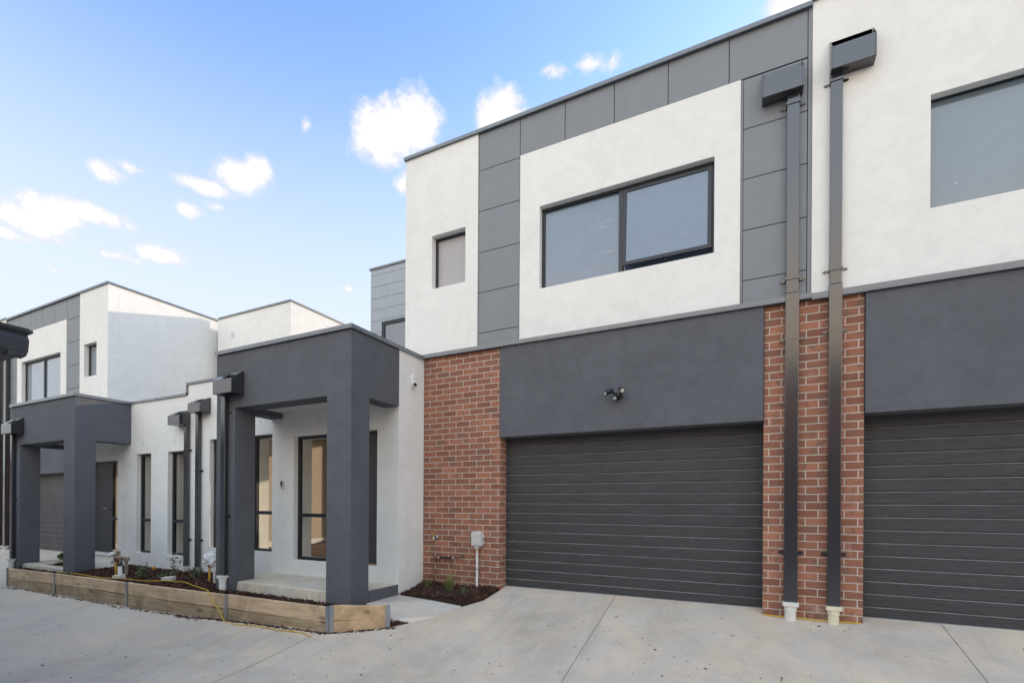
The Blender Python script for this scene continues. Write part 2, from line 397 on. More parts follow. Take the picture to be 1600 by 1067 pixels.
# ------------------------------------------------------------------ ground
def sstep(t): t = max(0, min(1, t)); return t * t * (3 - 2 * t)
def gz(x, y):
    off = -.12 * sstep((-4.8 - x) / 4.5)
    if y >= 4.35: z = -.23 * (6.64 - y)
    else:
        z0 = -.23 * (6.64 - 4.35); t = 4.35 - y
        z = z0 - (.23 * t - .5 * .105 * t * t if t < 2.0 else .23 * 2 - .5 * .105 * 4 + .02 * (t - 2))
    return z + off
XB = [(6.75, -3.25), (6.232, -3.251), (5.864, -3.304), (5.598, -3.501), (5.25, -3.66), (5.01, -3.915), (4.834, -4.085), (4.53, -4.72), (4.52, -4.812)]
def xb(y):
    for (ya, xa), (yb, xc) in zip(XB, XB[1:]):
        if yb <= y <= ya: return xa + (xc - xa) * (ya - y) / (ya - yb)
    return XB[-1][1]
def strip_mesh(mb, ys, xa_f, xbv, nx):
    n0 = len(mb.v); k = nx + 1
    vs = []; fs = []
    for y in ys:
        xa = xa_f(y)
        for i in range(k):
            t = i / nx; x = xa + (xbv - xa) * (t ** 1.6)
            vs.append((x, y, gz(x, y)))
    for j in range(len(ys) - 1):
        for i in range(nx): fs.append((j * k + i, j * k + i + 1, (j + 1) * k + i + 1, (j + 1) * k + i))
    mb.add(vs, fs)
g = MB()
ys = sorted({6.75, *[a for a, b in XB], *[4.52 + i * .12 for i in range(18)]}, reverse=True)
strip_mesh(g, ys, xb, 60, 40)
ys2 = [4.52 - .11 * i for i in range(26)] + [1.5, 1, 0, -2, -5, -10, -20, -40, -70]
xs2 = [-70, -50, -35, -25] + [-20 + .4 * i for i in range(60)] + [4, 5, 7, 10, 15, 25, 40, 60]
vs = [(x, y, gz(x, y)) for y in ys2 for x in xs2]; k = len(xs2)
g.add(vs, [(j * k + i, j * k + i + 1, (j + 1) * k + i + 1, (j + 1) * k + i) for j in range(len(ys2) - 1) for i in range(k - 1)])
xs3 = [-70, -40, -28] + [-24 + .5 * i for i in range(20)] + [-14.02]; ys3 = [6.9 - .14 * i for i in range(17)] + [4.52]
vs = [(x, y, gz(x, y)) for y in ys3 for x in xs3]; k = len(xs3)
g.add(vs, [(j * k + i, j * k + i + 1, (j + 1) * k + i + 1, (j + 1) * k + i) for j in range(len(ys3) - 1) for i in range(k - 1)])
tag(g.build('driveway', M['concrete'], smooth=True), kind='structure')
# the wider ground beneath and behind everything
gb = MB(); gb.add([(-400, -400, -1.4), (400, -400, -1.4), (400, 400, -1.4), (-400, 400, -1.4)], [(0, 1, 2, 3)])
tag(gb.build('ground', m_plain('ground_earth', (.12, .12, .07), .95, .4, .3), ), kind='structure')
# saw-cut control joints
def joint(pts, w=.006):
    mb = MB(); n = 26
    for (xa, ya), (xc, yc) in zip(pts, pts[1:]):
        dv = Vector((xc - xa, yc - ya)).normalized(); nv = Vector((-dv.y, dv.x)) * w / 2
        vs = []
        for i in range(n + 1):
            x = xa + (xc - xa) * i / n; y = ya + (yc - ya) * i / n
            for s_ in (-1, 1): vs.append((x + s_ * nv.x, y + s_ * nv.y, gz(x + s_ * nv.x, y + s_ * nv.y) + .004))
        mb.add(vs, [(2 * i, 2 * i + 1, 2 * i + 3, 2 * i + 2) for i in range(n)])
    return mb
jm = MB()
for pts in ([(-1.6, 6.40), (-1.58, 1.0)], [(1.76, 6.40), (1.8, 1.0)], [(-4.95, 4.46), (-5.1, 1.0)], [(-12, 2.3), (6, 2.3)], [(-9.5, 4.40), (-9.5, 1)]):
    j_ = joint(pts); jm.add(j_.v, j_.f)
tag(jm.build('driveway_joints', M['crack']), kind='structure')

# ------------------------------------------------------------------ building parts
def window(parent, x0, x1, z0, z1, yw, glass, recess=.09, fw=.045, mull=(), trans=(), name='window', depth=.06, bead=True):
    x0, x1 = min(x0, x1), max(x0, x1)
    ya, yb = yw + recess, yw + recess + depth
    f = MB(); g_ = .0015
    f.wall(x0 + g_, x1 - g_, z0 + g_, z1 - g_, ya, yb, [(x0 + fw, x1 - fw, z0 + fw, z1 - fw)])
    for mx in mull: f.box(mx - .03, mx + .03, ya - .004, yb - .004, z0 + fw, z1 - fw)
    for tz in trans: f.box(x0 + fw, x1 - fw, ya - .006, yb - .006, tz - .03, tz + .03)
    o = f.build(name, M['frame'], parent, bevel=.004)
    xs = [x0 + fw] + [v for mx in sorted(mull) for v in (mx - .03, mx + .03)] + [x1 - fw]
    zs = [z0 + fw] + [v for tz in sorted(trans) for v in (tz - .03, tz + .03)] + [z1 - fw]
    for i in range(0, len(xs), 2):
        for j in range(0, len(zs), 2):
            MB().box(xs[i] + .001, xs[i + 1] - .001, ya + .028, ya + .034, zs[j] + .001, zs[j + 1] - .001).build('glass', glass, o)
    return o

def downpipe(parent, x, yw, zb, zt, w=.132, d=.095, head=None, collar='pvc', brackets=(), sleeve=None, pvc_h=.2, two_sided=True):
    """square downpipe on the wall face yw; head = (x0, x1, z0, z1, depth, style)"""
    ya = yw - .018 - d; yb = yw - .018
    m = MB().box(x - w / 2, x + w / 2, ya, yb, zb, sleeve if sleeve else zt)
    if sleeve: m.box(x - w / 2 + .006, x + w / 2 - .006, ya + .006, yb - .001, sleeve, zt)
    o = m.build('downpipe', M['pipe'], parent, bevel=.007)
    if head:
        hx0, hx1, hz0, hz1, hd, style = head
        t = .012; yo = yw - .003
        h = MB(); zf = hz0 + (hz1 - hz0) * (.60 if style == 'wedge' else .93)
        prof = [(yo, hz0), (yo - hd, hz0), (yo - hd, zf), (yo - hd * .12, hz1), (yo, hz1)] if style == 'wedge' else [(yo, hz0 - .03), (yo - .02, hz0 - .03), (yo - hd, hz0), (yo - hd, zf), (yo - hd * .5, hz1), (yo, hz1)]
        # sides, front, bottom, back as separate folded sheets so that the slot stays open
        for a, b in ((hx0, hx0 + t), (hx1 - t, hx1)): h.prism_x(a, b, prof)
        h.box(hx0 + t, hx1 - t, yo - hd, yo - hd + t, hz0, zf)
        h.box(hx0 + t, hx1 - t, yo - hd + t, yo, hz0, hz0 + t)
        h.box(hx0 + t, hx1 - t, yo - t, yo, hz0 + t, hz1)
        if style == 'wedge' and hd > .18:
            q = .52                                                   # partly closed sloping lid
            y1, z1 = yo - hd + (hd * .88) * q, zf + (hz1 - zf) * q
            xm = hx0 + (hx1 - hx0) * .45
            h.add([(hx0 + t, yo - hd, zf), (xm, yo - hd, zf), (xm, y1 + hd * .34, z1 + (hz1 - zf) * .4), (hx0 + t, y1 + hd * .34, z1 + (hz1 - zf) * .4),
                   (hx0 + t, yo - hd + .01, zf - .012), (xm, yo - hd + .01, zf - .012), (xm, y1 + hd * .34, z1 + (hz1 - zf) * .4 - .014), (hx0 + t, y1 + hd * .34, z1 + (hz1 - zf) * .4 - .014)],
                  [(0, 1, 2, 3), (7, 6, 5, 4), (0, 4, 5, 1), (1, 5, 6, 2), (2, 6, 7, 3), (3, 7, 4, 0)])
        ho = h.build('rainwater_head', M['pipe'], o, bevel=.003)
        # silicone and bright folded corners at the top lip
    for bz in brackets:
        bm_ = MB()
        for s_ in (-1, 1):
            cx = x + s_ * (w / 2 + .026)
            pts = [(cx + s_ * .030 * math.cos(a) * (1 if math.cos(a) > 0 else .9), bz + .019 * math.sin(a)) for a in [2 * math.pi * i / 10 for i in range(10)]]
            n = 10
            bm_.add([(px, yw - .016, pz) for px, pz in pts] + [(px, yw - .001, pz) for px, pz in pts],
                    [tuple(range(n)), tuple(range(2 * n - 1, n - 1, -1))] + [(i, n + i, n + (i + 1) % n, (i + 1) % n) for i in range(n)])
            bm_.tube([(cx + s_ * .006, yw - .024, bz), (cx + s_ * .006, yw - .015, bz)], .008, 8)
        bm_.box(x - w / 2 - .003, x + w / 2 + .003, ya - .003, yw - .004, bz - .013, bz + .013)
        bm_.build('bracket', M['pipe'], o)
    if collar:
        c = MB(); r = max(.05, w * .42); yc = min((ya + yb) / 2, yw - r * 1.1 - .002)
        c.box(x - max(w / 2, r) - .010, x + max(w / 2, r) + .010, min(ya, yc - r) - .010, yb + .008, zb - .022, zb + .018)
        c.tube([(x, yc, zb - .022), (x, yc, zb - .075)], r * 1.10, 20)
        c.tube([(x, yc, zb - .07), (x, yc, zb - .022 - pvc_h - .1)], r, 20)
        c.build('pipe_stub', M[collar], o)
    return o

def lining(parent, x0, x1, z0, z1):
    m = MB().wall(x0 - .012, x1 + .012, z0 - .012, z1 + .012, 5.802, 6.0, [(x0 + .018, x1 - .018, z0 + .018, z1 - .018)])
    return m.build('window_lining', M['int_white'], parent)

def garage_door(parent, x0, x1, z0, z1, y, name='garage_door'):
    x0, x1 = min(x0, x1), max(x0, x1)
    p = .138; prof = [(y, z0)]; z = z0 + .112
    while z < z1 - .02:
        prof += [(y, z - .010), (y + .014, z - .003), (y + .014, z + .003), (y - .001, z + .006)]
        z += p
    prof.append((y, z1))
    back = [(y + .05, z1), (y + .05, z0)]
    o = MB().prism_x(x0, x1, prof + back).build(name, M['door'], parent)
    MB().box(x0 + .002, x1 - .002, y - .012, y + .03, z0 - .022, z0 - .001).build('bottom_seal', M['galv'], o)
    return o

def cladding(parent, rects, yf=6.250, gap=.009, mat='panel', name='cladding'):
    m = MB()
    for x0, x1, z0, z1 in rects:
        x0, x1 = min(x0, x1), max(x0, x1)
        m.box(x0 + gap / 2, x1 - gap / 2, yf, yf + .014, z0 + gap / 2, z1 - gap / 2)
    return m.build(name, M[mat], parent, bevel=.002)

Y = 6.235            # front face of the white upper render
def upper_floor(T, fx, dz, front_strip=True, film='film', right_edge=.582, opened=True, small='frost'):
    z_ = lambda z: z + dz
    top = 6.635
    # white render panels (front), with real reveals round the windows
    w = MB()
    if front_strip:
        w.wall(fx(-4.98), fx(-3.648), z_(3.465), z_(top), Y, Y + .24, [(fx(-4.467), fx(-3.861), z_(4.487), z_(5.307))])
    w.wall(fx(-2.958), fx(-.124), z_(3.465), z_(6.093), Y, Y + .24, [(fx(-2.652), fx(-.404), z_(4.150), z_(5.292))])
    # side, back and roof of the upper box
    if front_strip:
        w.wall(Y + .24, 12.4, z_(3.30), z_(top), fx(-4.98), fx(-4.78), axis='y')
    w.build('upper_wall', M['white'], T, bevel=.004)
    b = MB()
    xa, xc = fx(-4.78 if front_strip else -2.9), fx(right_edge)
    b.box(fx(-3.648), fx(-2.958), Y + .032, Y + .24, z_(3.465), z_(top)); b.box(fx(-2.958), fx(right_edge), Y + .032, Y + .24, z_(6.093), z_(top))
    b.box(fx(-.124), fx(right_edge), Y + .032, Y + .24, z_(3.465), z_(6.093))
    b.box(xa, xc, 12.2, 12.4, z_(3.30), z_(top)); b.box(xa, xc, Y + .24, 12.2, z_(6.35), z_(6.5)); b.box(xa, xc, Y + .24, 12.2, z_(3.3), z_(3.46))
    b.build('shell', M['backing'], T)
    # grey cladding
    rects = []
    zs = [3.475, 3.680, 4.277, 4.869, 5.477, 6.080, top]
    for a, c in zip(zs, zs[1:]): rects.append((fx(-3.640), fx(-2.966), z_(a), z_(c)))
    xs = [-2.966, -2.292, -1.616, -.942, -.25, right_edge - .036]
    for i, (a, c) in enumerate(zip(xs, xs[1:])): rects.append((fx(a), fx(c), z_(6.10 if i < 5 else 6.09), z_(top)))
    zs = [3.475, 3.756, 4.338, 4.930, 5.512, 6.092]
    for a, c in zip(zs, zs[1:]): rects.append((fx(-.098), fx(right_edge - .036), z_(a), z_(c)))
    cladding(T, rects)
    t = MB()
    for x, h_ in ((-.110, .011), (right_edge - .0145, .0185)): t.box(fx(x - h_), fx(x + h_), 6.246, 6.264, z_(3.475), z_(6.088 if h_ < .012 else top))
    t.build('cladding_trim', M['panel'], T)
    # parapet capping
    c = MB(); c.box(fx(-5.01 if front_strip else -2.96), fx(right_edge + .004), Y - .028, Y + .30, z_(top), z_(top + .045))
    c.box(fx(-5.006 if front_strip else -2.96), fx(right_edge + .004), Y - .030, Y - .022, z_(top - .012), z_(top + .001))
    if front_strip: c.box(fx(-5.01), fx(-4.73), Y + .30, 12.45, z_(top), z_(top + .045))
    c.build('parapet_capping', M['trim'], T, bevel=.004)
    # windows
    if front_strip: window(T, fx(-4.467), fx(-3.861), z_(4.487), z_(5.307), Y, M[small], .10, .035)
    x0, x1, z0, z1, mxx = -2.652, -.404, z_(4.150), z_(5.292), -1.535
    wn = window(T, fx(x0), fx(x1), z0, z1, Y, M[film], .085, .04, [fx(mxx)])
    if opened:   # awning sash on the right hangs open a crack
        a, c = sorted((fx(mxx) + .032, fx(x1) - .03)); m = MB(); tl = R(3.2)
        def P(x, yy, zz):
            d_ = zz - (z1 - .05)
            return (x, Y + .07 + yy * math.cos(tl) + d_ * math.sin(tl), z1 - .05 + d_ * math.cos(tl))
        zb_ = z0 + .075
        s_ = MB(); s_.wall(a, c, zb_, z1 - .05, 0, .03, [(a + .045, c - .045, zb_ + .05, z1 - .095)])
        m.add([P(v.x, v.y, v.z) for v in s_.v], s_.f); so = m.build('awning_sash', M['frame'], wn, bevel=.004)
        s_ = MB().box(a + .046, c - .046, .010, .016, zb_ + .051, z1 - .096)
        MB().add([P(v.x, v.y, v.z) for v in s_.v], s_.f).build('sash_glass', M[film], wn)
        MB().box((a + c) / 2 - .008, (a + c) / 2 + .008, Y + .02, Y + .09, z0 + .045, z0 + .06).build('sash_winder', M['frame'], wn)

def lower_garage(T, fx, dz, zbr, brick=True, x_in=-4.611, x_b=-3.25, x_p=.132):
    z_ = lambda z: z + dz
    if brick:
        b = MB(); b.wall(fx(x_in), fx(x_b), z_(-.75), z_(3.42), 6.25, 6.75)
        b.build('brick_wall', M['brick'], T, bevel=.004)
    l = MB(); l.box(fx(x_b - .004), fx(x_p - .004), 6.218, 6.40, z_(2.115), z_(3.422))
    l.box(fx(x_b), fx(x_p - .004), 6.40, 12.4, z_(2.115), z_(2.40))
    l.build('garage_lintel', M['charcoal'], T, bevel=.006)
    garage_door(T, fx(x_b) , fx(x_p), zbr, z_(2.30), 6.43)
    f = MB(); f.box(fx(x_in + .002 if brick else x_b), fx(.588), 6.188, 6.262, z_(3.424), z_(3.474)); f.box(fx(x_in + .002 if brick else x_b), fx(.588), 6.186, 6.193, z_(3.412), z_(3.425))
    f.build('storey_flashing', M['trim'], T, bevel=.003)

def porch(T, X0, X1, dz, zslab, stub_left=True):
    z_ = lambda z: z + dz
    yf, yw = 4.70, 5.645
    p = MB()
    p.box(X0, X1, yf, yf + .30, z_(2.57), z_(3.41)); p.box(X1 - .28, X1, yf + .30, yw, z_(2.57), z_(3.41)); p.box(X0, X0 + .28, yf + .30, yw, z_(2.57), z_(3.41))
    o = p.build('porch', M['charcoal'], T)
    MB().box(X0 + .28, X1 - .28, yf + .30, yw, z_(2.66), z_(2.72)).build('soffit', M['soffit'], o)
    for a, c in ((X1 - .424, X1), (X0, X0 + .433)):
        right = a > X0 + 1
        MB().box(a - (.0 if not right else 0), c + (.004 if right else 0) - 0, yf - .005, yf + .332, zslab - .42, z_(2.67 if right else 2.566)).build('column', M['charcoal'], o, bevel=.006)
    c = MB(); c.box(X0 - .025, X1 + .025, yf - .028, yw + .0, z_(3.41), z_(3.455)); c.box(X0 - .027, X1 + .027, yf - .031, yf - .024, z_(3.395), z_(3.411))
    c.box(X1 + .021, X1 + .028, yf - .024, yw, z_(3.395), z_(3.411))
    c.build('porch_capping', M['trim'], o, bevel=.003)
    return o

def slab_mesh(x0, x1, y0, y1, zt, zb):
    # rough-edged concrete slab
    n = 60; vs = []; fs = []
    random.seed(3)
    for i in range(n + 1):
        x = x0 + (x1 - x0) * i / n
        a = random.uniform(-.010, .012); b = random.uniform(-.014, .014)
        vs += [(x, y0 + a, zb), (x, y0 + b, (zt + zb) / 2), (x, y0 + a + .012 + random.uniform(-.008, .01), zt - .012), (x, y0 + .035, zt), (x, y1, zt), (x, y1, zb)]
    for i in range(n):
        for k in range(5): fs.append((i * 6 + k, (i + 1) * 6 + k, (i + 1) * 6 + k + 1, i * 6 + k + 1))
    fs.append(tuple(range(6))); fs.append(tuple(n * 6 + k for k in range(6))[::-1])
    return MB().add(vs, fs)

def ground_floor(T, x0, x1, ztop, openings, stepx=None):
    """white single-storey front wall between x0 and x1 with the given openings"""
    w = MB().wall(x0, x1, -.75, ztop, 5.645, 5.80, openings)
    return w

def skirting_room(T, x0, x1, zf, zc, back_open, stair=None):
    y0, y1 = 5.80, 8.7
    r = MB(); r.wall(x0, x1, zf, zc, y1, y1 + .1, back_open); r.wall(y0, y1, zf, zc, x0, x0 + .1, axis='y'); r.wall(y0, y1, zf, zc, x1 - .1, x1, axis='y')
    o = r.build('interior_wall', M['int_wall'], T)
    MB().box(x0, x1, y0 - .1, y1, zf - .05, zf).build('interior_floor', M['int_floor'], T)
    MB().box(x0, x1, y0, y1, zc, zc + .08).build('interior_ceiling', M['int_white'], T)
    s = MB(); s.box(x0 + .1, x1 - .1, y1 - .018, y1 - .001, zf, zf + .11); s.box(x0 + .101, x0 + .118, y0, y1 - .02, zf, zf + .11); s.box(x1 - .118, x1 - .101, y0, y1 - .02, zf, zf + .11)
    s.build('skirting_board', M['int_white'], T)

# ------------------------------------------------------------------ centre townhouse
T = thing('townhouse', (-4.6, 6.25, -.1), 'middle two storey townhouse with the red brick wall, wide upper window and nearest charcoal porch', 'house', 'attached townhouses')
ident = lambda x: x
upper_floor(T, ident, 0)
lower_garage(T, ident, 0, -.045)
pier = MB().wall(.132, 1.075, -.6, 3.42, 6.25, 6.75); pier.build('brick_pier', M['brick'], T, bevel=.004)
porch(T, -7.347, -4.611, 0, -.03)
slab = slab_mesh(-7.30, -4.617, 4.735, 5.644, -.028, -.45).build('porch_slab', M['slab'], T)
sk = MB().box(-4.619, -4.6065, 5.036, 5.644, -.30, -.026); sk.build('slab_edge_paint', M['charcoal'], T)
ops = [(-9.035, -8.47, .313, 2.327), (-7.885, -7.325, .313, 2.332), (-6.80, -5.017, .222, 2.260)]
w = ground_floor(T, -9.62, -4.611, 3.41, ops)
w.wall(5.80, 6.249, -.75, 3.41, -4.811, -4.611, axis='y')
w.build('ground_floor_wall', M['white'], T, bevel=.003)
cp = MB(); cp.box(-4.586, -4.80, 5.647, 6.185, 3.41, 3.455); cp.box(-4.587, -4.580, 5.647, 6.185, 3.395, 3.411); cp.build('side_capping', M['trim'], T, bevel=.003)
cp = MB(); cp.box(-9.735, -7.374, 5.62, 5.86, 3.41, 3.455); cp.box(-9.74, -9.70, 5.618, 5.86, 3.255, 3.411)
cp.build('parapet_capping', M['trim'], T, bevel=.003)
rf = MB(); rf.box(-9.62, -4.62, 5.80, 8.72, 3.16, 3.26); rf.build('low_roof', M['trim'], T)
for o in ops: lining(T, *o)
for o in ops[:2]: window(T, o[0], o[1], o[2], o[3], 5.645, M['glass'], .085, .045, (), (.985,))
# front door with its sidelight share one opening
do = window(T, -6.80, -5.99, .222, 2.260, 5.645, M['glass'], .085, .045, (), (.955,), name='sidelight')
dr = MB().box(-5.985, -5.06, 5.745, 5.785, .235, 2.215).build('front_door', M['front_door'], T, bevel=.003)
df = MB(); df.box(-5.058, -5.019, 5.73, 5.795, .224, 2.258); df.box(-5.988, -5.058, 5.73, 5.795, 2.217, 2.258); df.build('door_frame', M['frame'], T)
MB().box(-5.988, -5.02, 5.66, 5.79, .2225, .234).build('door_sill', m_plain('raw_timber_sill', (.30, .17, .11), .8, 30), T)
hd = MB(); hd.tube([(-5.86, 5.745, 1.22), (-5.86, 5.69, 1.22), (-5.74, 5.69, 1.22)], .011, 10); hd.tube([(-5.86, 5.745, 1.22), (-5.86, 5.735, 1.22)], .028, 16); hd.build('handle', M['chrome'], dr)
for x, z in ((-7.62, 2.555), (-6.22, 2.467)): MB().box(x - .008, x + .008, 5.640, 5.646, z - .04, z + .04).build('weep_vent', M['grey_plastic'], T)
MB().box(-4.612, -4.6065, 5.86, 5.876, .24, .33).build('weep_vent', M['grey_plastic'], T)
skirting_room(T, -9.35, -4.85, .222, 2.75, [(-9.1, -5.1, .26, 2.62)])
# set-back upper wall with horizontal boards
bz = [3.27, 4.05, 4.32, 4.59, 4.857, 5.122, 5.39, 5.656, 5.92, 6.19, 6.46, 6.60]
sb = MB().wall(-8.0, -4.985, 3.27, 6.60, 8.766, 8.95, [(-7.66, -6.0, 3.9, 5.345)]); sb.wall(8.95, 9.75, 3.27, 6.60, -8.0, -7.8, axis='y'); sb.box(-7.8, -4.99, 9.55, 9.75, 3.27, 6.6); sb.box(-7.8, -4.99, 8.95, 9.55, 6.3, 6.45)
sb.build('set_back_wall', M['backing'], T)
rc = []
for a, c in zip(bz, bz[1:]):
    if a >= 5.34: rc.append((-8.0, -4.99, a, c))
    elif c > 5.36: rc.append((-8.0, -7.66, a, c)); rc.append((-6.0, -4.99, a, c)); rc.append((-7.66, -6.0, 5.345, c))
    elif c <= 3.9: rc.append((-8.0, -4.99, a, c))
    else: rc.append((-8.0, -7.66, a, c)); rc.append((-6.0, -4.99, a, c))
cladding(T, rc, 8.75, .006, 'board', 'board_cladding')
window(T, -7.66, -6.0, 3.9, 5.345, 8.752, M['film_plain'], .02, .055, (-6.85,), (), depth=.07)
MB().box(-8.03, -5.012, 8.725, 9.0, 6.60, 6.645).build('set_back_capping', M['trim'], T, bevel=.003)
# rear ground walls close the block
MB().box(-9.4, -9.36, 5.80, 8.7, -.5, 3.2).build('party_wall', M['int_wall'], T)
# downpipes
downpipe(T, .404, 6.25, .070, 5.73, .134, .062, (.096, .497, 5.70, 6.06, .145, 'wedge'), 'pvc', (.63, 3.0, 3.66, 5.60), 3.50)
downpipe(T, -7.095, 4.700, .045, 2.79, .095, .058, (-7.135, -6.71, 2.745, 3.085, .20, 'wedge'), 'pvc', (.95, 2.5), None, .22)
downpipe(T, -9.305, 5.645, -.075, 2.85, .095, .058, (-9.37, -9.0, 2.815, 3.10, .20, 'wedge'), 'pvc', (.45, 1.75), None, .1)

# ------------------------------------------------------------------ right townhouse
T2 = thing('townhouse', (1.1, 6.25, -.1), 'townhouse cut off by the right edge, with plain cream upper wall and second garage door', 'house', 'attached townhouses')
w = MB().wall(.588, 26, 3.465, 6.675, Y, Y + .24, [(1.61, 3.86, 4.146, 5.285)]); w.build('upper_wall', M['white'], T2, bevel=.004)  # stands for the unseen rest of the row, run on to shade the eave
b = MB(); b.box(.59, 26, 12.2, 12.4, 3.3, 6.6); b.box(.59, 26, Y + .24, 12.2, 6.35, 6.5); b.box(.59, 26, Y + .24, 12.2, 3.3, 3.46); b.box(25.8, 26, Y + .24, 12.2, -.6, 6.35); b.box(4.44, 25.8, 6.26, 6.5, -.6, 3.4); b.build('shell', M['backing'], T2)
MB().box(.584, 26, Y - .028, Y + .30, 6.675, 6.72).build('parapet_capping', M['trim'], T2, bevel=.004)
window(T2, 1.61, 3.86, 4.146, 5.285, Y, M['film_plain'], .085, .012, (2.75,), ())
l = MB(); l.box(1.079, 4.43, 6.218, 6.40, 2.125, 3.40); l.box(1.079, 4.43, 6.40, 12.2, 2.125, 2.40); l.build('garage_lintel', M['charcoal'], T2, bevel=.006)
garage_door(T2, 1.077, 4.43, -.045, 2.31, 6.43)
f = MB(); f.box(.5885, 26, 6.188, 6.262, 3.404, 3.464); f.box(.5885, 26, 6.186, 6.193, 3.392, 3.405); f.build('storey_flashing', M['trim'], T2, bevel=.003)
downpipe(T2, .806, 6.25, .062, 5.80, .122, .062, (.745, 1.138, 5.765, 6.16, .15, 'wedge'), 'pvc_cream', (.63, 3.03, 3.68, 5.70), 3.52)

# ------------------------------------------------------------------ left townhouse (mirrored, 0.2 m lower)
A = -18.92
mir = lambda x: A - x
T3 = thing('townhouse', (-14.3, 6.25, -.3), 'farther two storey townhouse at left with the second charcoal porch and blank white side wall', 'house', 'attached townhouses')
upper_floor(T3, mir, -.2, film='bright_glass', opened=False, small='bright_glass')
lower_garage(T3, mir, -.2, -.265, x_in=-4.50)
MB().wall(mir(.132), mir(1.075), -1.0, 3.22, 6.25, 6.75).build('brick_pier', M['brick'], T3)
XP0, XP1 = -14.43, -11.672
porch(T3, XP0, XP1, -.2, -.23)
slab_mesh(-14.40, -11.68, 4.735, 5.644, -.165, -.65).build('porch_slab', M['slab'], T3)
ops = [(-13.55, -12.19, .045, 2.055), (-11.47, -10.936, .112, 2.155), (-10.355, -9.80, .115, 2.157)]
w = ground_floor(T3, -14.42, -9.621, 3.21, ops)
w.wall(5.80, 6.249, -.75, 3.21, -14.42, -14.22, axis='y')
w.build('ground_floor_wall', M['white'], T3, bevel=.003)
ex = MB().box(-9.70, -9.621, 5.647, 5.80, 3.21, 3.41); ex.build('parapet_step', M['white'], T3)
cp = MB(); cp.box(-11.648, -9.741, 5.62, 5.86, 3.21, 3.255); cp.build('parapet_capping', M['trim'], T3, bevel=.003)
MB().box(-14.4, -9.62, 5.80, 8.78, 2.96, 3.06).build('low_roof', M['trim'], T3)
for o in ops: lining(T3, *o)
for o in ops[1:]: window(T3, o[0], o[1], o[2], o[3], 5.645, M['glass'], .085, .045, (), (.79,))
window(T3, -12.61, -12.19, .045, 2.055, 5.645, M['glass'], .085, .04, (), (.80,), name='sidelight')
dr = MB().box(-13.52, -12.615, 5.745, 5.785, .06, 2.01).build('front_door', M['front_door'], T3, bevel=.003)
df = MB(); df.box(-13.549, -13.52, 5.73, 5.795, .047, 2.053); df.box(-13.52, -12.612, 5.73, 5.795, 2.012, 2.053); df.build('door_frame', M['frame'], T3)
MB().box(-13.54, -12.2, 5.61, 5.73, .0, .044).build('door_sill', M['white'], T3)
hd = MB(); hd.tube([(-12.72, 5.745, 1.02), (-12.72, 5.69, 1.02), (-12.84, 5.69, 1.02)], .011, 10); hd.build('handle', M['chrome'], dr)
for x, z in ((-10.14, 2.344), (-11.21, 2.373), (-12.4, 2.25)): MB().box(x - .008, x + .008, 5.640, 5.646, z - .045, z + .045).build('weep_vent', M['grey_plastic'], T3)
skirting_room(T3, -14.1, -9.42, .03, 2.6, [(-13.8, -9.7, .08, 2.45)])
st = MB()                                                            # stair seen through the glass
for i in range(13): st.box(-11.1 + i * .0, -10.2, 7.0 + i * .19, 7.19 + i * .19, .03, .03 + .18 * (i + 1))
so = st.build('staircase', M['int_white'], T3)
bl = MB(); bl.tube([(-10.15, 7.0, 1.05), (-10.15, 9.4, 3.3)], .03, 8)
for i in range(14): bl.tube([(-10.15, 7.05 + i * .17, .2 + i * .16), (-10.15, 7.05 + i * .17, 1.08 + i * .16)], .012, 6)
bl.build('balustrade', M['int_white'], so)
# set-back white wall and its returning side
sb = MB(); sb.wall(-13.73, -10.746, 3.05, 6.40, 8.80, 9.0); sb.wall(9.0, 14.5, 3.05, 6.40, -10.946, -10.746, axis='y'); sb.build('set_back_wall', M['white'], T3, bevel=.004)
b = MB(); b.box(-13.7, -10.95, 9.0, 14.5, 6.1, 6.25); b.box(-13.7, -10.95, 14.3, 14.5, 3.05, 6.1); b.build('set_back_shell', M['backing'], T3)
cp = MB(); cp.box(-13.70, -10.72, 8.772, 9.05, 6.40, 6.447); cp.box(-11.0, -10.72, 9.05, 14.5, 6.40, 6.447); cp.build('set_back_capping', M['trim'], T3, bevel=.003)
vn = MB(); vn.box(-13.15, -12.97, 8.785, 8.801, 5.81, 5.99); vo_ = vn.build('wall_vent', M['white_plastic'], T3, bevel=.004)
MB().box(-13.11, -13.01, 8.781, 8.786, 5.85, 5.95).build('vent_grille', M['grey_plastic'], vo_)
downpipe(T3, -14.21, 4.700, -.085, 2.6, .095, .058, (-14.30, -13.82, 2.585, 2.925, .20, 'wedge'), 'pvc', (1.2, 2.3), None, .2)
downpipe(T3, -9.66, 5.645, -.075, 2.66, .095, .058, (-10.00, -9.62, 2.63, 2.92, .20, 'wedge'), 'pvc', (.45, 2.15), None, .1)
downpipe(T3, mir(.40), 6.25, -.13, 5.49, .134, .09, (mir(.497), mir(.098), 5.50, 5.86, .145, 'wedge'), 'pvc', (.5, 2.8, 3.46, 5.4), 3.30)

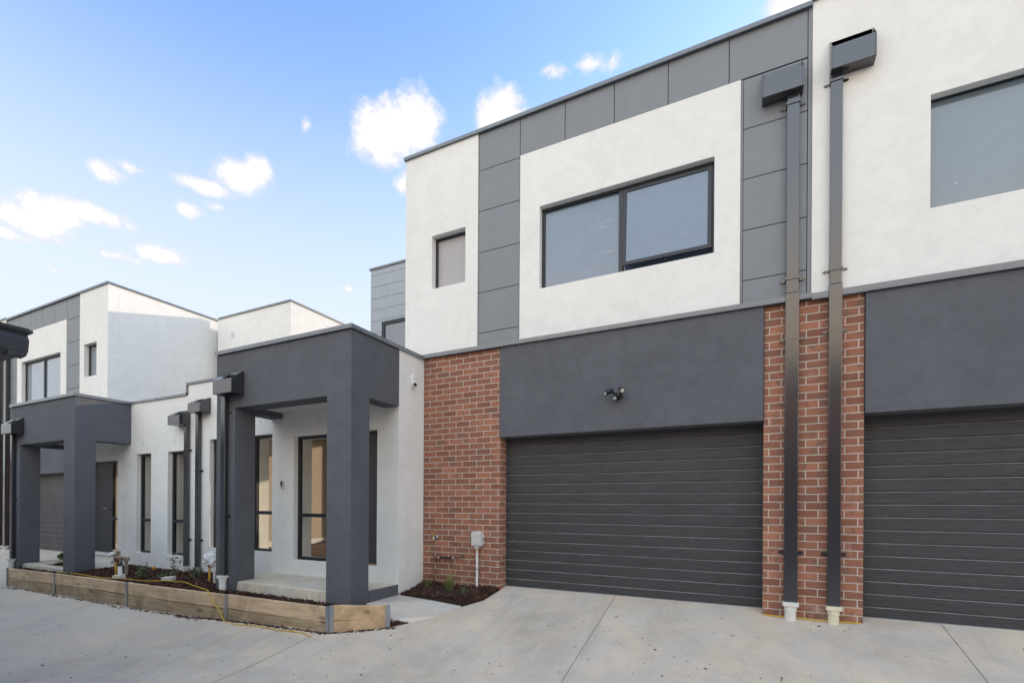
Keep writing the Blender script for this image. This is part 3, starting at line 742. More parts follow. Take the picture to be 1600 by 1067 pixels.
# the next townhouse beyond, of which only a sliver shows past the second porch
T4 = thing('townhouse', (-19.6, 6.25, -.3), 'sliver of a further townhouse at the very left edge, mostly hidden by the dark eave', 'house', 'attached townhouses')
MB().wall(-24.5, -19.515, 3.265, 6.475, Y, Y + .24).build('upper_wall', M['white'], T4)
MB().wall(-24.5, mir(1.08), 1.9, 3.22, 6.22, 6.5).build('garage_lintel', M['charcoal'], T4)
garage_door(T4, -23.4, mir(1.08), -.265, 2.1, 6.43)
MB().box(-24.5, -19.515, Y - .028, Y + .3, 6.475, 6.52).build('parapet_capping', M['trim'], T4)
MB().box(-24.5, -19.515, 6.188, 6.262, 3.222, 3.264).build('storey_flashing', M['trim'], T4)
downpipe(T4, mir(.80), 6.25, -.13, 5.49, .134, .09, (mir(1.10), mir(.70), 5.50, 5.86, .145, 'wedge'), 'pvc', (.5, 2.8, 3.46), 3.30)

# ------------------------------------------------------------------ small fittings
F = thing('floodlight', (-1.535, 6.218, 2.54), 'black twin-head security floodlight with motion sensor on the charcoal panel over the garage door', 'floodlight')
MB().tube([(-1.525, 6.217, 2.545), (-1.525, 6.185, 2.545)], .048, 18).build('wall_mount', M['black_plastic'], F)
def lamp(p0, p1, r0, r1):
    v = (Vector(p1) - Vector(p0)); q = [Vector(p0) + v * t for t in (0, .06, .5, .9, 1)]
    h = MB().tube(q, [r0 * .6, r0, (r0 + r1) / 2, r1, r1 * 1.04], 16).build('lamp_head', M['black_plastic'], F, smooth=False)
    n = v.normalized()
    MB().tube([Vector(p1) - n * .004, Vector(p1) + n * .006], r1 * .68, 16).build('lens', M['lens'], h)
lamp((-1.585, 6.14, 2.615), (-1.658, 6.055, 2.560), .028, .034)
lamp((-1.490, 6.14, 2.618), (-1.440, 6.045, 2.575), .029, .038)
a = MB(); a.tube([(-1.545, 6.185, 2.555), (-1.565, 6.15, 2.57), (-1.60, 6.13, 2.595)], .013, 10); a.tube([(-1.505, 6.185, 2.54), (-1.485, 6.15, 2.55), (-1.475, 6.12, 2.595)], .017, 10); a.build('arm', M['black_plastic'], F)
s_ = MB().sphere((-1.552, 6.14, 2.522), .036, 16, 10).build('motion_sensor', M['black_plastic'], F, smooth=True)
MB().sphere((-1.556, 6.130, 2.506), .028, 14, 8, 1, 1, .8).build('lens', M['lens'], s_, smooth=True)

F = thing('security_camera', (-4.611, 5.95, 3.0), 'small white security camera with a dark round eye on the white side wall', 'camera')
prof = [(.046 * math.cos(t), .10 * math.sin(t) * (1.0 if math.sin(t) > 0 else 1.05)) for t in [2 * math.pi * i / 24 for i in range(24)]]
MB().add([(-4.610, 5.95 + a, 3.01 + b_) for a, b_ in prof] + [(-4.57, 5.95 + a * .86, 3.01 + b_ * .92) for a, b_ in prof],
         [tuple(range(24)), tuple(range(47, 23, -1))] + [(i, (i + 1) % 24, 24 + (i + 1) % 24, 24 + i) for i in range(24)]).build('mount_plate', M['white_plastic'], F, bevel=.008)
h = MB().sphere((-4.553, 5.945, 2.955), .042, 16, 10).build('camera_ball', M['white_plastic'], F, smooth=True)
MB().sphere((-4.535, 5.920, 2.945), .027, 14, 8).build('lens', M['dark_lens'], h, smooth=True)

F = thing('intercom', (-7.06, 5.645, 1.46), 'small black and silver intercom keypad on the white wall between the front windows', 'intercom')
MB().box(-7.095, -7.025, 5.624, 5.6445, 1.40, 1.53).build('housing', M['grey_plastic'], F, bevel=.006)
MB().box(-7.085, -7.045, 5.620, 5.6238, 1.44, 1.52).build('face', M['black_plastic'], F)
MB().tube([(-7.058, 5.6238, 1.418), (-7.058, 5.617, 1.418)], .008, 10).build('button', M['chrome'], F)
F = thing('doorbell', (-11.93, 5.645, 1.30), 'plain white rectangular wall box beside the far front door', 'doorbell')
MB().box(-11.975, -11.885, 5.618, 5.6445, 1.23, 1.375).build('housing', M['white_plastic'], F, bevel=.006)
MB().box(-11.95, -11.91, 5.613, 5.6178, 1.28, 1.33).build('push_plate', M['grey_plastic'], F)

F = thing('garden_tap', (-4.36, 6.25, .63), 'brass and chrome garden tap on the red brick wall', 'tap')
b = MB(); b.tube([(-4.355, 6.249, .64), (-4.355, 6.19, .64), (-4.355, 6.165, .625), (-4.355, 6.16, .585)], [.014, .014, .015, .013], 12); b.tube([(-4.355, 6.249, .64), (-4.355, 6.243, .64)], .03, 14); b.build('spout', M['chrome'], F, smooth=True)
b = MB(); b.tube([(-4.375, 6.19, .645), (-4.375, 6.19, .70)], .009, 10); b.box(-4.415, -4.335, 6.183, 6.197, .70, .712); b.box(-4.40, -4.37, 6.18, 6.2, .60, .66); b.build('handle', M['brass'], F)

F = thing('water_pipe', (-4.36, 6.2, -.15), 'bent copper water pipe with black sleeve along the foot of the red brick wall', 'pipe')
b = MB(); b.tube([(-4.362, 6.20, -.26), (-4.362, 6.20, .30), (-4.352, 6.20, .325), (-4.27, 6.20, .333)], .0115, 10); b.tube([(-4.02, 6.20, .342), (-3.93, 6.20, .347), (-3.89, 6.205, .365), (-3.875, 6.249, .372)], .0115, 10); b.build('copper_tube', M['copper'], F, smooth=True)
MB().tube([(-4.27, 6.20, .333), (-4.02, 6.20, .342)], .014, 12).build('sleeve', M['black_plastic'], F)
for x, z in ((-4.28, .333), (-4.02, .342)): MB().tube([(x - .008, 6.2, z), (x + .008, 6.2, z + .0005)], .0165, 12).build('white_collar', M['white_plastic'], F)
MB().sphere((-4.345, 6.20, .330), .028, 10, 6, 1.5, 1, 1.0).build('elbow_joint', M['copper'], F); MB().tube([(-3.875, 6.249, .372), (-3.875, 6.240, .372)], .032, 12).build('wall_flange', M['copper'], F)
MB().tube([(-4.06, 6.2, .33), (-4.06, 6.21, .20)], .005, 8).build('hanging_wire', M['black_plastic'], F)

F = thing('meter_box', (-3.585, 6.25, .54), 'pale grey electrical box with white conduit running down the red brick wall', 'utility box')
b = MB(); b.box(-3.675, -3.515, 6.135, 6.249, .535, .745); b.build('casing', M['grey_plastic'], F, bevel=.012)
b = MB(); b.box(-3.660, -3.530, 6.124, 6.134, .56, .725); b.build('lid', M['grey_plastic'], F, bevel=.006)
b = MB(); b.box(-3.514, -3.495, 6.17, 6.23, .66, .70); b.box(-3.514, -3.495, 6.17, 6.23, .57, .61); b.box(-3.60, -3.575, 6.19, 6.249, .7455, .765); b.build('hinge', M['grey_plastic'], F)
b = MB(); b.tube([(-3.612, 6.215, .50), (-3.612, 6.215, -.35)], .0175, 14); b.box(-3.64, -3.585, 6.18, 6.249, .50, .534); b.build('conduit', M['white_plastic'], F)
b = MB(); b.box(-3.640, -3.560, 6.21, 6.2475, .198, .218); b.tube([(-3.612, 6.215, .195), (-3.612, 6.215, .221)], .022, 14); b.build('conduit_clip', M['chrome'], F)
MB().tube([(-3.585, 6.19, .505), (-3.58, 6.19, .46), (-3.585, 6.20, .42)], .004, 6).build('orange_wire', m_plain('orange_wire', (.6, .16, .03), .5), F)

# ------------------------------------------------------------------ retaining wall of sleepers
F = thing('retaining_wall', (-9.4, 4.5, -.6), 'low retaining wall of two stacked pine sleepers between galvanised posts along the driveway', 'retaining wall')
px = [-13.99, -11.95, -9.43, -6.80, -4.80]; pt = [-.232, -.212, -.198, -.178, -.156]
random.seed(5)
def sleeper(x0, x1, za, zb, h, y0=4.512, mat='sleeper'):
    n = 24; vs = []; fs = []
    ph = random.uniform(0, 6)
    for i in range(n + 1):
        t = i / n; x = x0 + (x1 - x0) * t; zt = za + (zb - za) * t + .004 * math.sin(ph + 4 * t) + random.uniform(-.0015, .0015); w_ = .003 * math.sin(ph * 2 + 5 * t)
        vs += [(x, y0 + w_ + .004, zt - h), (x, y0 + w_, zt - h + .006), (x, y0 + w_, zt - .006), (x, y0 + w_ + .005, zt), (x, y0 + .05, zt), (x, y0 + .05, zt - h)]
    for i in range(n):
        for k_ in range(6): fs.append((i * 6 + k_, (i + 1) * 6 + k_, (i + 1) * 6 + (k_ + 1) % 6, i * 6 + (k_ + 1) % 6))
    fs.append(tuple(range(6))); fs.append(tuple(n * 6 + k_ for k_ in range(6))[::-1])
    return MB().add(vs, fs)
for i in range(4):
    a, c = px[i] + .008, px[i + 1] - .008
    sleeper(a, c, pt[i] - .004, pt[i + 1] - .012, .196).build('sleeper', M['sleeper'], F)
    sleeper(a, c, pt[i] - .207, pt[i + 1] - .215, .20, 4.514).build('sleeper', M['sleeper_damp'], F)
# short return towards the path
rp0, rp1 = Vector((-4.745, 4.525)), Vector((-4.10, 4.828)); dv = (rp1 - rp0); ln = dv.length; ang = math.atan2(dv.y, dv.x)
for k_, (h_, zt) in enumerate(((.19, -.146), (.2, -.338))):
    s_ = sleeper(0, ln, zt, zt + .012, h_, 0); Q = Matrix.Rotation(ang, 3, 'Z')
    MB().add([Q @ v + Vector((rp0.x, rp0.y, 0)) for v in s_.v], s_.f).build('sleeper', M['sleeper_fresh'], F)
for x, zt in zip(px, pt):
    m = MB(); m.box(x - .028, x + .028, 4.498, 4.505, -1.0, zt + .004); m.box(x - .004, x + .004, 4.505, 4.568, -1.0, zt + .004); m.box(x - .028, x + .028, 4.568, 4.574, -1.0, zt + .004)
    m.tube([(x + .016, 4.498, zt - .045), (x + .016, 4.493, zt - .045)], .006, 8)
    m.build('post', M['galv'], F)
Q = Matrix.Rotation(ang, 3, 'Z')
for t_, zt in ((.0, -.140), (1.0, -.128)):
    c = rp0 + dv * t_; m = MB()
    m.obox((c.x, c.y, (zt - 1) / 2), (.058, .008, zt + 1), Q); m.obox(Vector((c.x, c.y, (zt - 1) / 2)) + Q @ Vector((0, .035, 0)), (.008, .062, zt + 1), Q)
    m.build('post', M['galv'], F)

# ------------------------------------------------------------------ paths and beds
pp = [(-4.607, 5.66), (-4.607, 5.02), (-4.60, 4.965), (-4.10, 4.92), (-3.915, 5.01), (-3.66, 5.25), (-3.501, 5.598), (-3.95, 5.64)]
pz = [-.178, -.185, -.195, -.325, -.366, -.306, -.226, -.205]
tag(MB().poly_z(pp, pz, -.7).build('path', M['path']), kind='structure')

def chips(mb, poly, zf, n, seed, lo=.02, hi=.06):
    rr = random.Random(seed)
    xs = [p[0] for p in poly]; ys_ = [p[1] for p in poly]
    def inside(x, y):
        c = False; j = len(poly) - 1
        for i in range(len(poly)):
            if (poly[i][1] > y) != (poly[j][1] > y) and x < (poly[j][0] - poly[i][0]) * (y - poly[i][1]) / (poly[j][1] - poly[i][1]) + poly[i][0]: c = not c
            j = i
        return c
    k_ = 0
    while k_ < n:
        x, y = rr.uniform(min(xs), max(xs)), rr.uniform(min(ys_), max(ys_))
        if not inside(x, y): continue
        k_ += 1
        l_, w_ = rr.uniform(lo, hi), rr.uniform(.008, .018)
        m_ = rot(rr.uniform(-40, 40), rr.uniform(-35, 35), rr.uniform(0, 360))
        mb.obox((x, y, zf(x, y) + rr.uniform(0, .028)), (l_, w_, rr.uniform(.003, .009)), m_)
bed = [(-13.95, 4.566), (-4.80, 4.566), (-4.75, 4.69), (-6.88, 4.72), (-6.90, 5.03), (-7.33, 5.05), (-7.36, 5.64), (-11.66, 5.64), (-11.66, 5.03), (-12.1, 4.72), (-13.95, 4.69)]
def bedz(x, y):
    t = sstep((-6.5 - x) / 4) ; base = -.178 - .045 * t - .03 * sstep((-11.6 - x) / .3)
    return base + .018 * math.sin(2.3 * x + 1) * math.sin(4 * y) + (.05 * sstep((y - 4.6) / .6) if -11.7 < x < -7.3 else 0)
m = MB()
nx, ny = 120, 14
xs_ = [-13.95 + (9.2) * i / nx for i in range(nx + 1)]; yy = [4.566 + 1.078 * j / ny for j in range(ny + 1)]
m.add([(x, y, bedz(x, y)) for y in yy for x in xs_], [(j * (nx + 1) + i, j * (nx + 1) + i + 1, (j + 1) * (nx + 1) + i + 1, (j + 1) * (nx + 1) + i) for j in range(ny) for i in range(nx)])
tag(m.build('garden_soil', M['soil'], smooth=True), kind='structure')
m = MB(); chips(m, bed, bedz, 9000, 1)
tag(m.build('mulch', M['chips']), 'dark brown bark mulch in the raised bed behind the pine sleepers', 'mulch', kind='stuff')
# bed at the foot of the brick wall
bp = [(-4.606, 5.665), (-4.606, 6.248), (-3.253, 6.248), (-3.27, 6.10), (-3.31, 5.864), (-3.50, 5.612), (-3.95, 5.645)]
def bz2(x, y): return max(-.165 - .02 * math.sin(3 * x) * math.cos(4 * y) + .025 * sstep((y - 5.7) / .4), gz(x, y) + .012) if x < -3.45 else gz(x, y) + .022
zz = [-.185, -.15, -.085, -.105, -.165, -.22, -.20]
tag(MB().poly_z(bp, [bz2(*p) for p in bp], -.7).build('garden_soil', M['soil']), kind='structure')
m = MB(); chips(m, bp, bz2, 2600, 2)
tag(m.build('mulch', M['chips']), 'dark bark mulch in the small bed at the foot of the red brick wall', 'mulch', kind='stuff')
tp = [(-4.10, 4.84), (-3.915, 5.0), (-4.10, 4.915), (-4.60, 4.96), (-4.59, 4.72)]
def bz3(x, y): return gz(x, y) + .018 + .16 * sstep((-4.05 - x) / .5)
m = MB(); chips(m, tp, bz3, 420, 3)
m.poly_z(tp, [bz3(*p) for p in tp], -.8)
tag(m.build('mulch', M['chips']), 'small triangle of bark mulch between the sleeper end and the pale path', 'mulch', kind='stuff')
# crumbs of mulch spilt along the foot of the sleepers and loose leaves on the concrete
rr = random.Random(9); m = MB()
for i in range(1100):
    x = rr.uniform(-8, -4.0) if rr.random() < .7 else rr.uniform(-13.9, -8)
    y = (4.497 if x < -4.8 else 4.495 + (x + 4.8) * .46) - abs(rr.gauss(0, .020 + .02 * (math.sin(x * 3.1) > .55)))  # real spill, packed tight to draw the shadow line at the foot too
    m.obox((x, y, gz(x, y) + .004), (rr.uniform(.01, .045), rr.uniform(.005, .014), .005), rot(rr.uniform(-20, 20), rr.uniform(-20, 20), rr.uniform(0, 360)))
tag(m.build('spilt_bark', M['chips']), 'dark bark crumbs spilt along the foot of the pine sleepers', 'bark crumbs', kind='stuff')
m = MB()
for i in range(620):
    x, y = rr.uniform(-10, 2.4), rr.uniform(2.3, 6.1)
    if x < xb(min(6.7, max(y, 4.52))) + .05 and y > 4.45: continue
    s = rr.uniform(.004, .015) * (1 if rr.random() < .9 else 2.2)
    m.obox((x, y, gz(x, y) + .004), (s, s * rr.uniform(.35, .8), .004), rot(rr.uniform(-12, 12), rr.uniform(-12, 12), rr.uniform(0, 360)))
tag(m.build('leaf_litter', M['litter']), 'scattered dead leaves and grit lying on the concrete driveway', 'litter', kind='stuff')

# ------------------------------------------------------------------ things in the raised bed
def riser(name, x, y, z0, zt, label, wrap):
    F = thing(name, (x, y, z0), label, 'gas riser', 'capped yellow gas risers')
    MB().tube([(x, y, z0 - .1), (x, y, zt)], .0155, 12).build('riser_pipe', M['yellow'], F)
    MB().tube([(x, y, z0 + .05), (x, y, z0 + .075)], .017, 12).build('tape_band', m_plain('orange_tape', (.55, .2, .02), .6), F)
    b = MB(); b.tube([(x, y, zt), (x, y, zt + .05)], [.022, .028], 10); b.tube([(x - .05, y, zt + .06), (x + .07, y - .01, zt + .055)], .022, 10); b.sphere((x + .06, y, zt + .03), .03, 9, 6, 1, 1, 1.3, .2)
    b.build('valve', m_plain('rusty_valve', (.16, .06, .04), .7, 60, .5), F)
    random.seed(int(-x * 10))
    b = MB()
    for k_ in range(5 if wrap == 'rag' else 2):
        b.sphere((x + random.uniform(-.06, .06), y + random.uniform(-.03, .03), zt + .09 + .03 * k_), .055 if wrap == 'rag' else .075, 9, 6, 1.3, .9, .55 if wrap == 'rag' else .9, .28)
    b.build('wrapping', M['rag' if wrap == 'rag' else 'bag'], F)
    return F
r1 = riser('gas_riser', -10.47, 4.83, -.17, .05, 'yellow gas riser wrapped in brown tape beside the far porch column', 'rag')
for c in r1.children:
    if c.name.startswith('wrapping'): pass
b = MB()
for k_ in range(3): b.sphere((-10.56 + .05 * k_, 4.80, .19 + .015 * k_), .05, 9, 6, 1.2, .8, .6, .3)
b.build('white_wrap', M['bag'], r1)
r2 = riser('gas_riser', -7.92, 4.96, -.16, .10, 'yellow gas riser under a crumpled white plastic bag beside the near porch column', 'bag')
b = MB(); random.seed(2)
b.sphere((-7.90, 4.95, .26), .085, 12, 8, 1.15, .9, 1.1, .2); b.sphere((-7.80, 4.94, .20), .07, 10, 7, .9, .8, 1.3, .25)
b.build('plastic_bag', M['bag'], r2)
MB().tube([(-7.74, 4.93, -.2), (-7.74, 4.93, .06)], .022, 12).build('white_tube', M['pvc'], r2)

F = thing('drain_pipe', (-10.2, 4.76, -.17), 'short leaning white drain pipe with a black cap standing in the bark mulch', 'pipe')
MB().tube([(-10.16, 4.76, -.22), (-10.20, 4.765, .0)], .036, 16).build('pipe_body', M['pvc'], F)
MB().tube([(-10.20, 4.765, -.002), (-10.21, 4.766, .05)], [.043, .04], 16).build('cap', M['black_plastic'], F)
F = thing('timber_stake', (-10.31, 4.92, -.17), 'weathered grey timber stake with a short crosspiece in the mulch beside the tape-wrapped gas riser', 'stake')
MB().box(-10.345, -10.275, 4.905, 4.935, -.3, .10).build('upright', M['stake'], F)
MB().box(-10.44, -10.20, 4.885, 4.930, .085, .15).build('crosspiece', M['stake'], F, bevel=.004)
for (x, y, rz, lab) in ((-10.06, 4.69, 8, 'pale paver block in the mulch at the foot of the leaning white drain pipe'), (-8.87, 4.86, 22, 'pale paver block lying alone in the mulch midway between the porches')):
    m = MB().obox((x, y, bedz(x, y) + .042), (.20, .10, .085), rot(4, -6, rz))
    o = m.build('paver_block', M['block'], bevel=.008); tag(o, lab, 'block', 'pale paver blocks in the mulch')
tag(MB().tube([(-10.41, 5.43, -.17), (-10.41, 5.43, -.10)], .03, 10).tube([(-10.41, 5.43, -.12), (-10.36, 5.42, -.09)], .016, 8).build('pipe_cap', m_plain('orange_cap', (.75, .30, .02), .5)), 'small orange pipe cap poking out of the mulch near the white wall', 'pipe cap')

# yellow cord over the mulch, over the sleeper and along the concrete
pts = [(-12.1, 4.60), (-11.3, 4.60), (-10.53, 4.585), (-10.2, 4.60), (-9.77, 4.655), (-9.19, 4.64), (-8.86, 4.77), (-8.33, 4.785), (-7.95, 4.70), (-7.56, 4.60)]
P3 = [Vector((x, y, bedz(x, y) + .035)) for x, y in pts]
P3 += [Vector((-7.33, 4.555, -.160)), Vector((-7.20, 4.500, -.182)), Vector((-7.08, 4.49, -.30)), Vector((-6.93, 4.485, -.42)), Vector((-6.75, 4.45, gz(-6.75, 4.45) + .012)), Vector((-6.4, 4.40, gz(-6.4, 4.4) + .010)), Vector((-6.0, 4.42, gz(-6, 4.42) + .010)), Vector((-5.6, 4.39, gz(-5.6, 4.39) + .01)), Vector((-5.2, 4.41, gz(-5.2, 4.41) + .01)), Vector((-4.93, 4.36, gz(-4.93, 4.36) + .01))]
def smooth_path(P, n=8):
    out = []
    for i in range(len(P) - 1):
        p0, p1, p2, p3 = P[max(i - 1, 0)], P[i], P[i + 1], P[min(i + 2, len(P) - 1)]
        for k_ in range(n):
            t = k_ / n
            out.append(.5 * ((2 * p1) + (p2 - p0) * t + (2 * p0 - 5 * p1 + 4 * p2 - p3) * t * t + (3 * p1 - p0 - 3 * p2 + p3) * t ** 3))
    out.append(P[-1]); return out
tag(MB().tube(smooth_path(P3), .0062, 8).build('cord', M['rope'], smooth=True), 'yellow cord trailing over the mulch and down the pine sleepers onto the driveway', 'cord')
P4 = [Vector((x, y, gz(x, y) + .010)) for x, y in ((.145, 6.225), (.30, 6.215), (.50, 6.222), (.62, 6.205), (.80, 6.20), (.90, 6.215), (1.05, 6.225))]
tag(MB().tube(smooth_path(P4), .006, 8).build('cord', M['rope'], smooth=True), 'yellow cord along the foot of the brick pier behind the two white pipe stubs', 'cord')

# ------------------------------------------------------------------ plants
def shrub(x, y, z, h, nst, label, seed, mat='leaf', leaf=.022, dens=26, spread=.55):
    h *= 1.1; leaf *= 1.0; dens = int(dens * 1.2)
    rr = random.Random(seed); F = thing('shrub', (x, y, z), label, 'shrub', 'young plants in the beds')
    st = MB(); lf = MB()
    for s in range(nst):
        a = rr.uniform(0, 6.28); tilt = rr.uniform(.1, spread); p = Vector((x, y, z - .02)); P = [p.copy()]
        d_ = Vector((math.cos(a) * tilt, math.sin(a) * tilt, 1)).normalized(); hh = h * rr.uniform(.6, 1)
        for k_ in range(5):
            d_ = (d_ + Vector((rr.uniform(-.25, .25), rr.uniform(-.25, .25), .05))).normalized(); p = p + d_ * hh / 5; P.append(p.copy())
        st.tube(P, [.0045, .004, .0035, .003, .0022, .0015], 5)
        for k_ in range(dens):
            t = rr.uniform(.15, 1) * 5; i = min(4, int(t)); q = P[i].lerp(P[i + 1], t - i) + Vector((rr.gauss(0, .022), rr.gauss(0, .022), rr.gauss(0, .015)))
            mt = rot(rr.uniform(-70, 70), rr.uniform(-50, 50), rr.uniform(0, 360)); l_ = leaf * rr.uniform(.6, 1.4); w_ = l_ * .5
            vs = [(-l_, 0, 0), (-l_ * .2, w_, .15 * l_), (l_ * .6, w_ * .7, .1 * l_), (l_, 0, -.2 * l_), (l_ * .6, -w_ * .7, .1 * l_), (-l_ * .2, -w_, .15 * l_)]
            lf.add([q + mt @ Vector(v) for v in vs], [(0, 1, 2, 3, 4, 5)])
    st.build('stem', M['stem'], F); lf.build('foliage', M[mat], F)
shrub(-10.72, 5.00, -.16, .36, 5, 'sprawling grey-green shrub in front of the white wall beside the far porch column', 11, dens=22)
shrub(-9.62, 4.86, -.17, .24, 6, 'low bushy grey-green shrub in the mulch just right of the leaning drain pipe', 12, dens=30)
shrub(-9.30, 5.02, -.17, .12, 7, 'creeping grey-green shrub hugging the mulch between the two paver blocks', 13, dens=16, spread=1.6)
shrub(-9.20, 5.12, -.16, .42, 4, 'taller sparse shrub with upright stems beside the twin downpipes', 14, dens=20)
shrub(-8.47, 5.08, -.16, .22, 6, 'rounded small shrub at the foot of the twin downpipes', 15, dens=28)
shrub(-14.0, 5.45, -.24, .30, 8, 'leafy dark green plant behind the far porch column by the garage', 16, 'leaf_green', .035, 40, .9)
def tuft(x, y, z, h, n, label, seed, mat='grass', spread=.5):
    rr = random.Random(seed); F = MB()
    for k_ in range(n):
        a = rr.uniform(0, 6.28); t = rr.uniform(.05, spread); hh = h * rr.uniform(.45, 1); w_ = rr.uniform(.002, .0042)
        b_ = Vector((x + rr.gauss(0, .022), y + rr.gauss(0, .022), z - .01)); d_ = Vector((math.cos(a), math.sin(a), 0)); s_ = Vector((-d_.y, d_.x, 0)) * w_
        pts = [b_ + d_ * (t * hh * q * q) + Vector((0, 0, hh * (q - .22 * t * q * q))) for q in (0, .35, .7, 1)]
        vs = [];
        for q, p in zip((1, .9, .6, .08), pts): vs += [p - s_ * q, p + s_ * q]
        F.add(vs, [(0, 1, 3, 2), (2, 3, 5, 4), (4, 5, 7, 6)])
    return tag(F.build('grass_tuft', M[mat]), label, 'grass tuft', 'grass tufts by the brick wall')
tuft(-4.40, 6.08, -.16, .26, 90, 'dense green grass tuft at the foot of the water pipe', 21)
tuft(-3.95, 5.98, -.16, .42, 110, 'tall spiky grass tuft in the middle of the small mulch bed', 22, spread=.75)
tuft(-3.66, 5.94, -.16, .20, 60, 'short grey-green grass tuft in front of the white conduit', 23, 'leaf')
tuft(-4.13, 4.90, bz3(-4.13, 4.9), .07, 10, 'tiny bright green sprout beside the end sleeper post', 24, 'leaf_green')

# curled sheet of cardboard on the far porch slab
vs = []; nn = 14
for i in range(nn + 1):
    t = i / nn
    for s_ in (0, 1): vs.append((-13.75 + 1.15 * t, 4.95 + .42 * s_ - .12 * t, -.158 + .11 * (t - .35) ** 2 * 2.2 + .03 * s_ * t))
vs += [Vector(v) + Vector((0, 0, .006)) for v in vs]; k_ = 2 * (nn + 1)
fs = [(2 * i, 2 * i + 1, 2 * i + 3, 2 * i + 2) for i in range(nn)] + [(k_ + 2 * i, k_ + 2 * i + 2, k_ + 2 * i + 3, k_ + 2 * i + 1) for i in range(nn)]
fs += [(2 * i, 2 * i + 2, k_ + 2 * i + 2, k_ + 2 * i) for i in range(nn)] + [(2 * i + 1, k_ + 2 * i + 1, k_ + 2 * i + 3, 2 * i + 3) for i in range(nn)] + [(0, k_, k_ + 1, 1), (2 * nn, 2 * nn + 1, k_ + 2 * nn + 1, k_ + 2 * nn)]
tag(MB().add(vs, fs).build('cardboard_sheet', M['card'], smooth=True), 'curled sheet of pale cardboard lying on the far porch slab', 'cardboard')

# ------------------------------------------------------------------ houses on the other side of the driveway
H = thing('neighbour_house', (-6.3, -3, -.7), 'corner of a dark gutter and roof eave poking in at the left edge', 'house')
hx0, hx1, hy0, hy1 = -17.0, -6.35, -12.0, 1.35
w = MB(); w.wall(hx0, hx1, -.9, 2.44, hy1 - .2, hy1, [(-9.2, -7.4, .3, 2.0)]); w.wall(hx0, hx1, -.9, 2.44, hy0, hy0 + .2); w.wall(hy0 + .2, hy1 - .2, -.9, 2.44, hx1 - .2, hx1, [(-4, -2.2, .3, 2.0)], axis='y'); w.wall(hy0 + .2, hy1 - .2, -.9, 2.44, hx0, hx0 + .2, axis='y')
w.build('wall', M['house_render'], H)
gx, gy = -5.62, 1.93                                                     # outer line of the gutter
sf = MB(); sf.box(hx1, gx - .10, hy0 - .5, gy - .10, 2.43, 2.445); sf.box(hx0 - .5, hx1, hy1, gy - .10, 2.43, 2.445); sf.build('soffit', M['frame'], H)
def gutter_prof(s):   # (outward, z)
    return [(0, 2.40), (-.11, 2.385), (-.125, 2.40), (-.125, 2.575), (-.11, 2.60), (0.0, 2.60), (.012, 2.625), (0.0, 2.64), (-.135, 2.64), (-.135, 2.37), (.0, 2.37 + .02), (.018, 2.41), (.022, 2.56), (.03, 2.60), (.0, 2.60)]
gu = MB()
prof = [(-.125, 2.39), (-.02, 2.40), (.005, 2.43), (.012, 2.53), (.0, 2.575), (.035, 2.60), (.038, 2.625), (.0, 2.63), (-.01, 2.59), (-.125, 2.59)]
gu.prism_y(-12.5, gy, [(gx + a, b_) for a, b_ in prof])
gu.prism_x(-17.5, gx, [(gy + a, b_) for a, b_ in prof])
gu.build('gutter', m_metal('gutter_metal', (.030, .032, .037), .5, .1), H)
fa = MB(); fa.box(gx - .128, gx - .15, -12.4, gy - .15, 2.42, 2.66); fa.box(-17.4, gx - .15, gy - .128, gy - .15, 2.42, 2.66); fa.build('fascia', M['frame'], H)
# hipped tile roof
rx0, rx1, ry0, ry1 = -17.45, gx - .10, -12.45, gy - .10; cx_ = (rx0 + rx1) / 2; hh = 2.64 + (rx1 - rx0) / 2 * math.tan(R(23)); q_ = (rx1 - rx0) / 2
MB().add([(rx0, ry0, 2.64), (rx1, ry0, 2.64), (rx1, ry1, 2.64), (rx0, ry1, 2.64), (cx_, ry0 + q_, hh), (cx_, ry1 - q_, hh)], [(0, 1, 4), (1, 2, 5, 4), (2, 3, 5), (3, 0, 4, 5), (3, 2, 1, 0)]).build('roof', M['tiles'], H)
def opp_house(x0, x1, y0, y1, wallh, mat, label):
    H = thing('neighbour_house', ((x0 + x1) / 2, y1, -.9), label, 'house')
    w = MB(); hs = [(x0 + 1.2, x0 + 3.0, .2, 1.9), (x1 - 3.2, x1 - 1.2, .2, 1.9)]
    w.wall(x0, x1, -1.3, wallh, y1 - .2, y1, hs); w.wall(x0, x1, -1.3, wallh, y0, y0 + .2); w.wall(y0 + .2, y1 - .2, -1.3, wallh, x0, x0 + .2, axis='y'); w.wall(y0 + .2, y1 - .2, -1.3, wallh, x1 - .2, x1, axis='y')
    w.build('wall', mat, H)
    for a, c, d_, e_ in hs:
        f = MB(); f.wall(a, c, d_, e_, y1 - .12, y1 - .06, [(a + .05, c - .05, d_ + .05, e_ - .05)]); fo = f.build('window', M['frame'], H); MB().box(a + .05, c - .05, y1 - .10, y1 - .09, d_ + .05, e_ - .05).build('pane', M['bright_glass'], fo)
    e = .45; q_ = (y1 - y0 + 2 * e) / 2; cy_ = (y0 + y1) / 2; hh = wallh + q_ * math.tan(R(23))
    MB().add([(x0 - e, y0 - e, wallh), (x1 + e, y0 - e, wallh), (x1 + e, y1 + e, wallh), (x0 - e, y1 + e, wallh), (x0 - e + q_, cy_, hh), (x1 + e - q_, cy_, hh)], [(0, 1, 5, 4), (1, 2, 5), (2, 3, 4, 5), (3, 0, 4), (3, 2, 1, 0)]).build('roof', M['tiles'], H)
opp_house(-3.6, 9.0, -16.5, -7.0, 5.2, M['brick2'], 'brick house with tiled hip roof across the driveway behind the camera')
opp_house(12, 24, -17.5, -8.0, 2.3, M['house_render'], 'rendered house with tiled hip roof further along across the driveway')

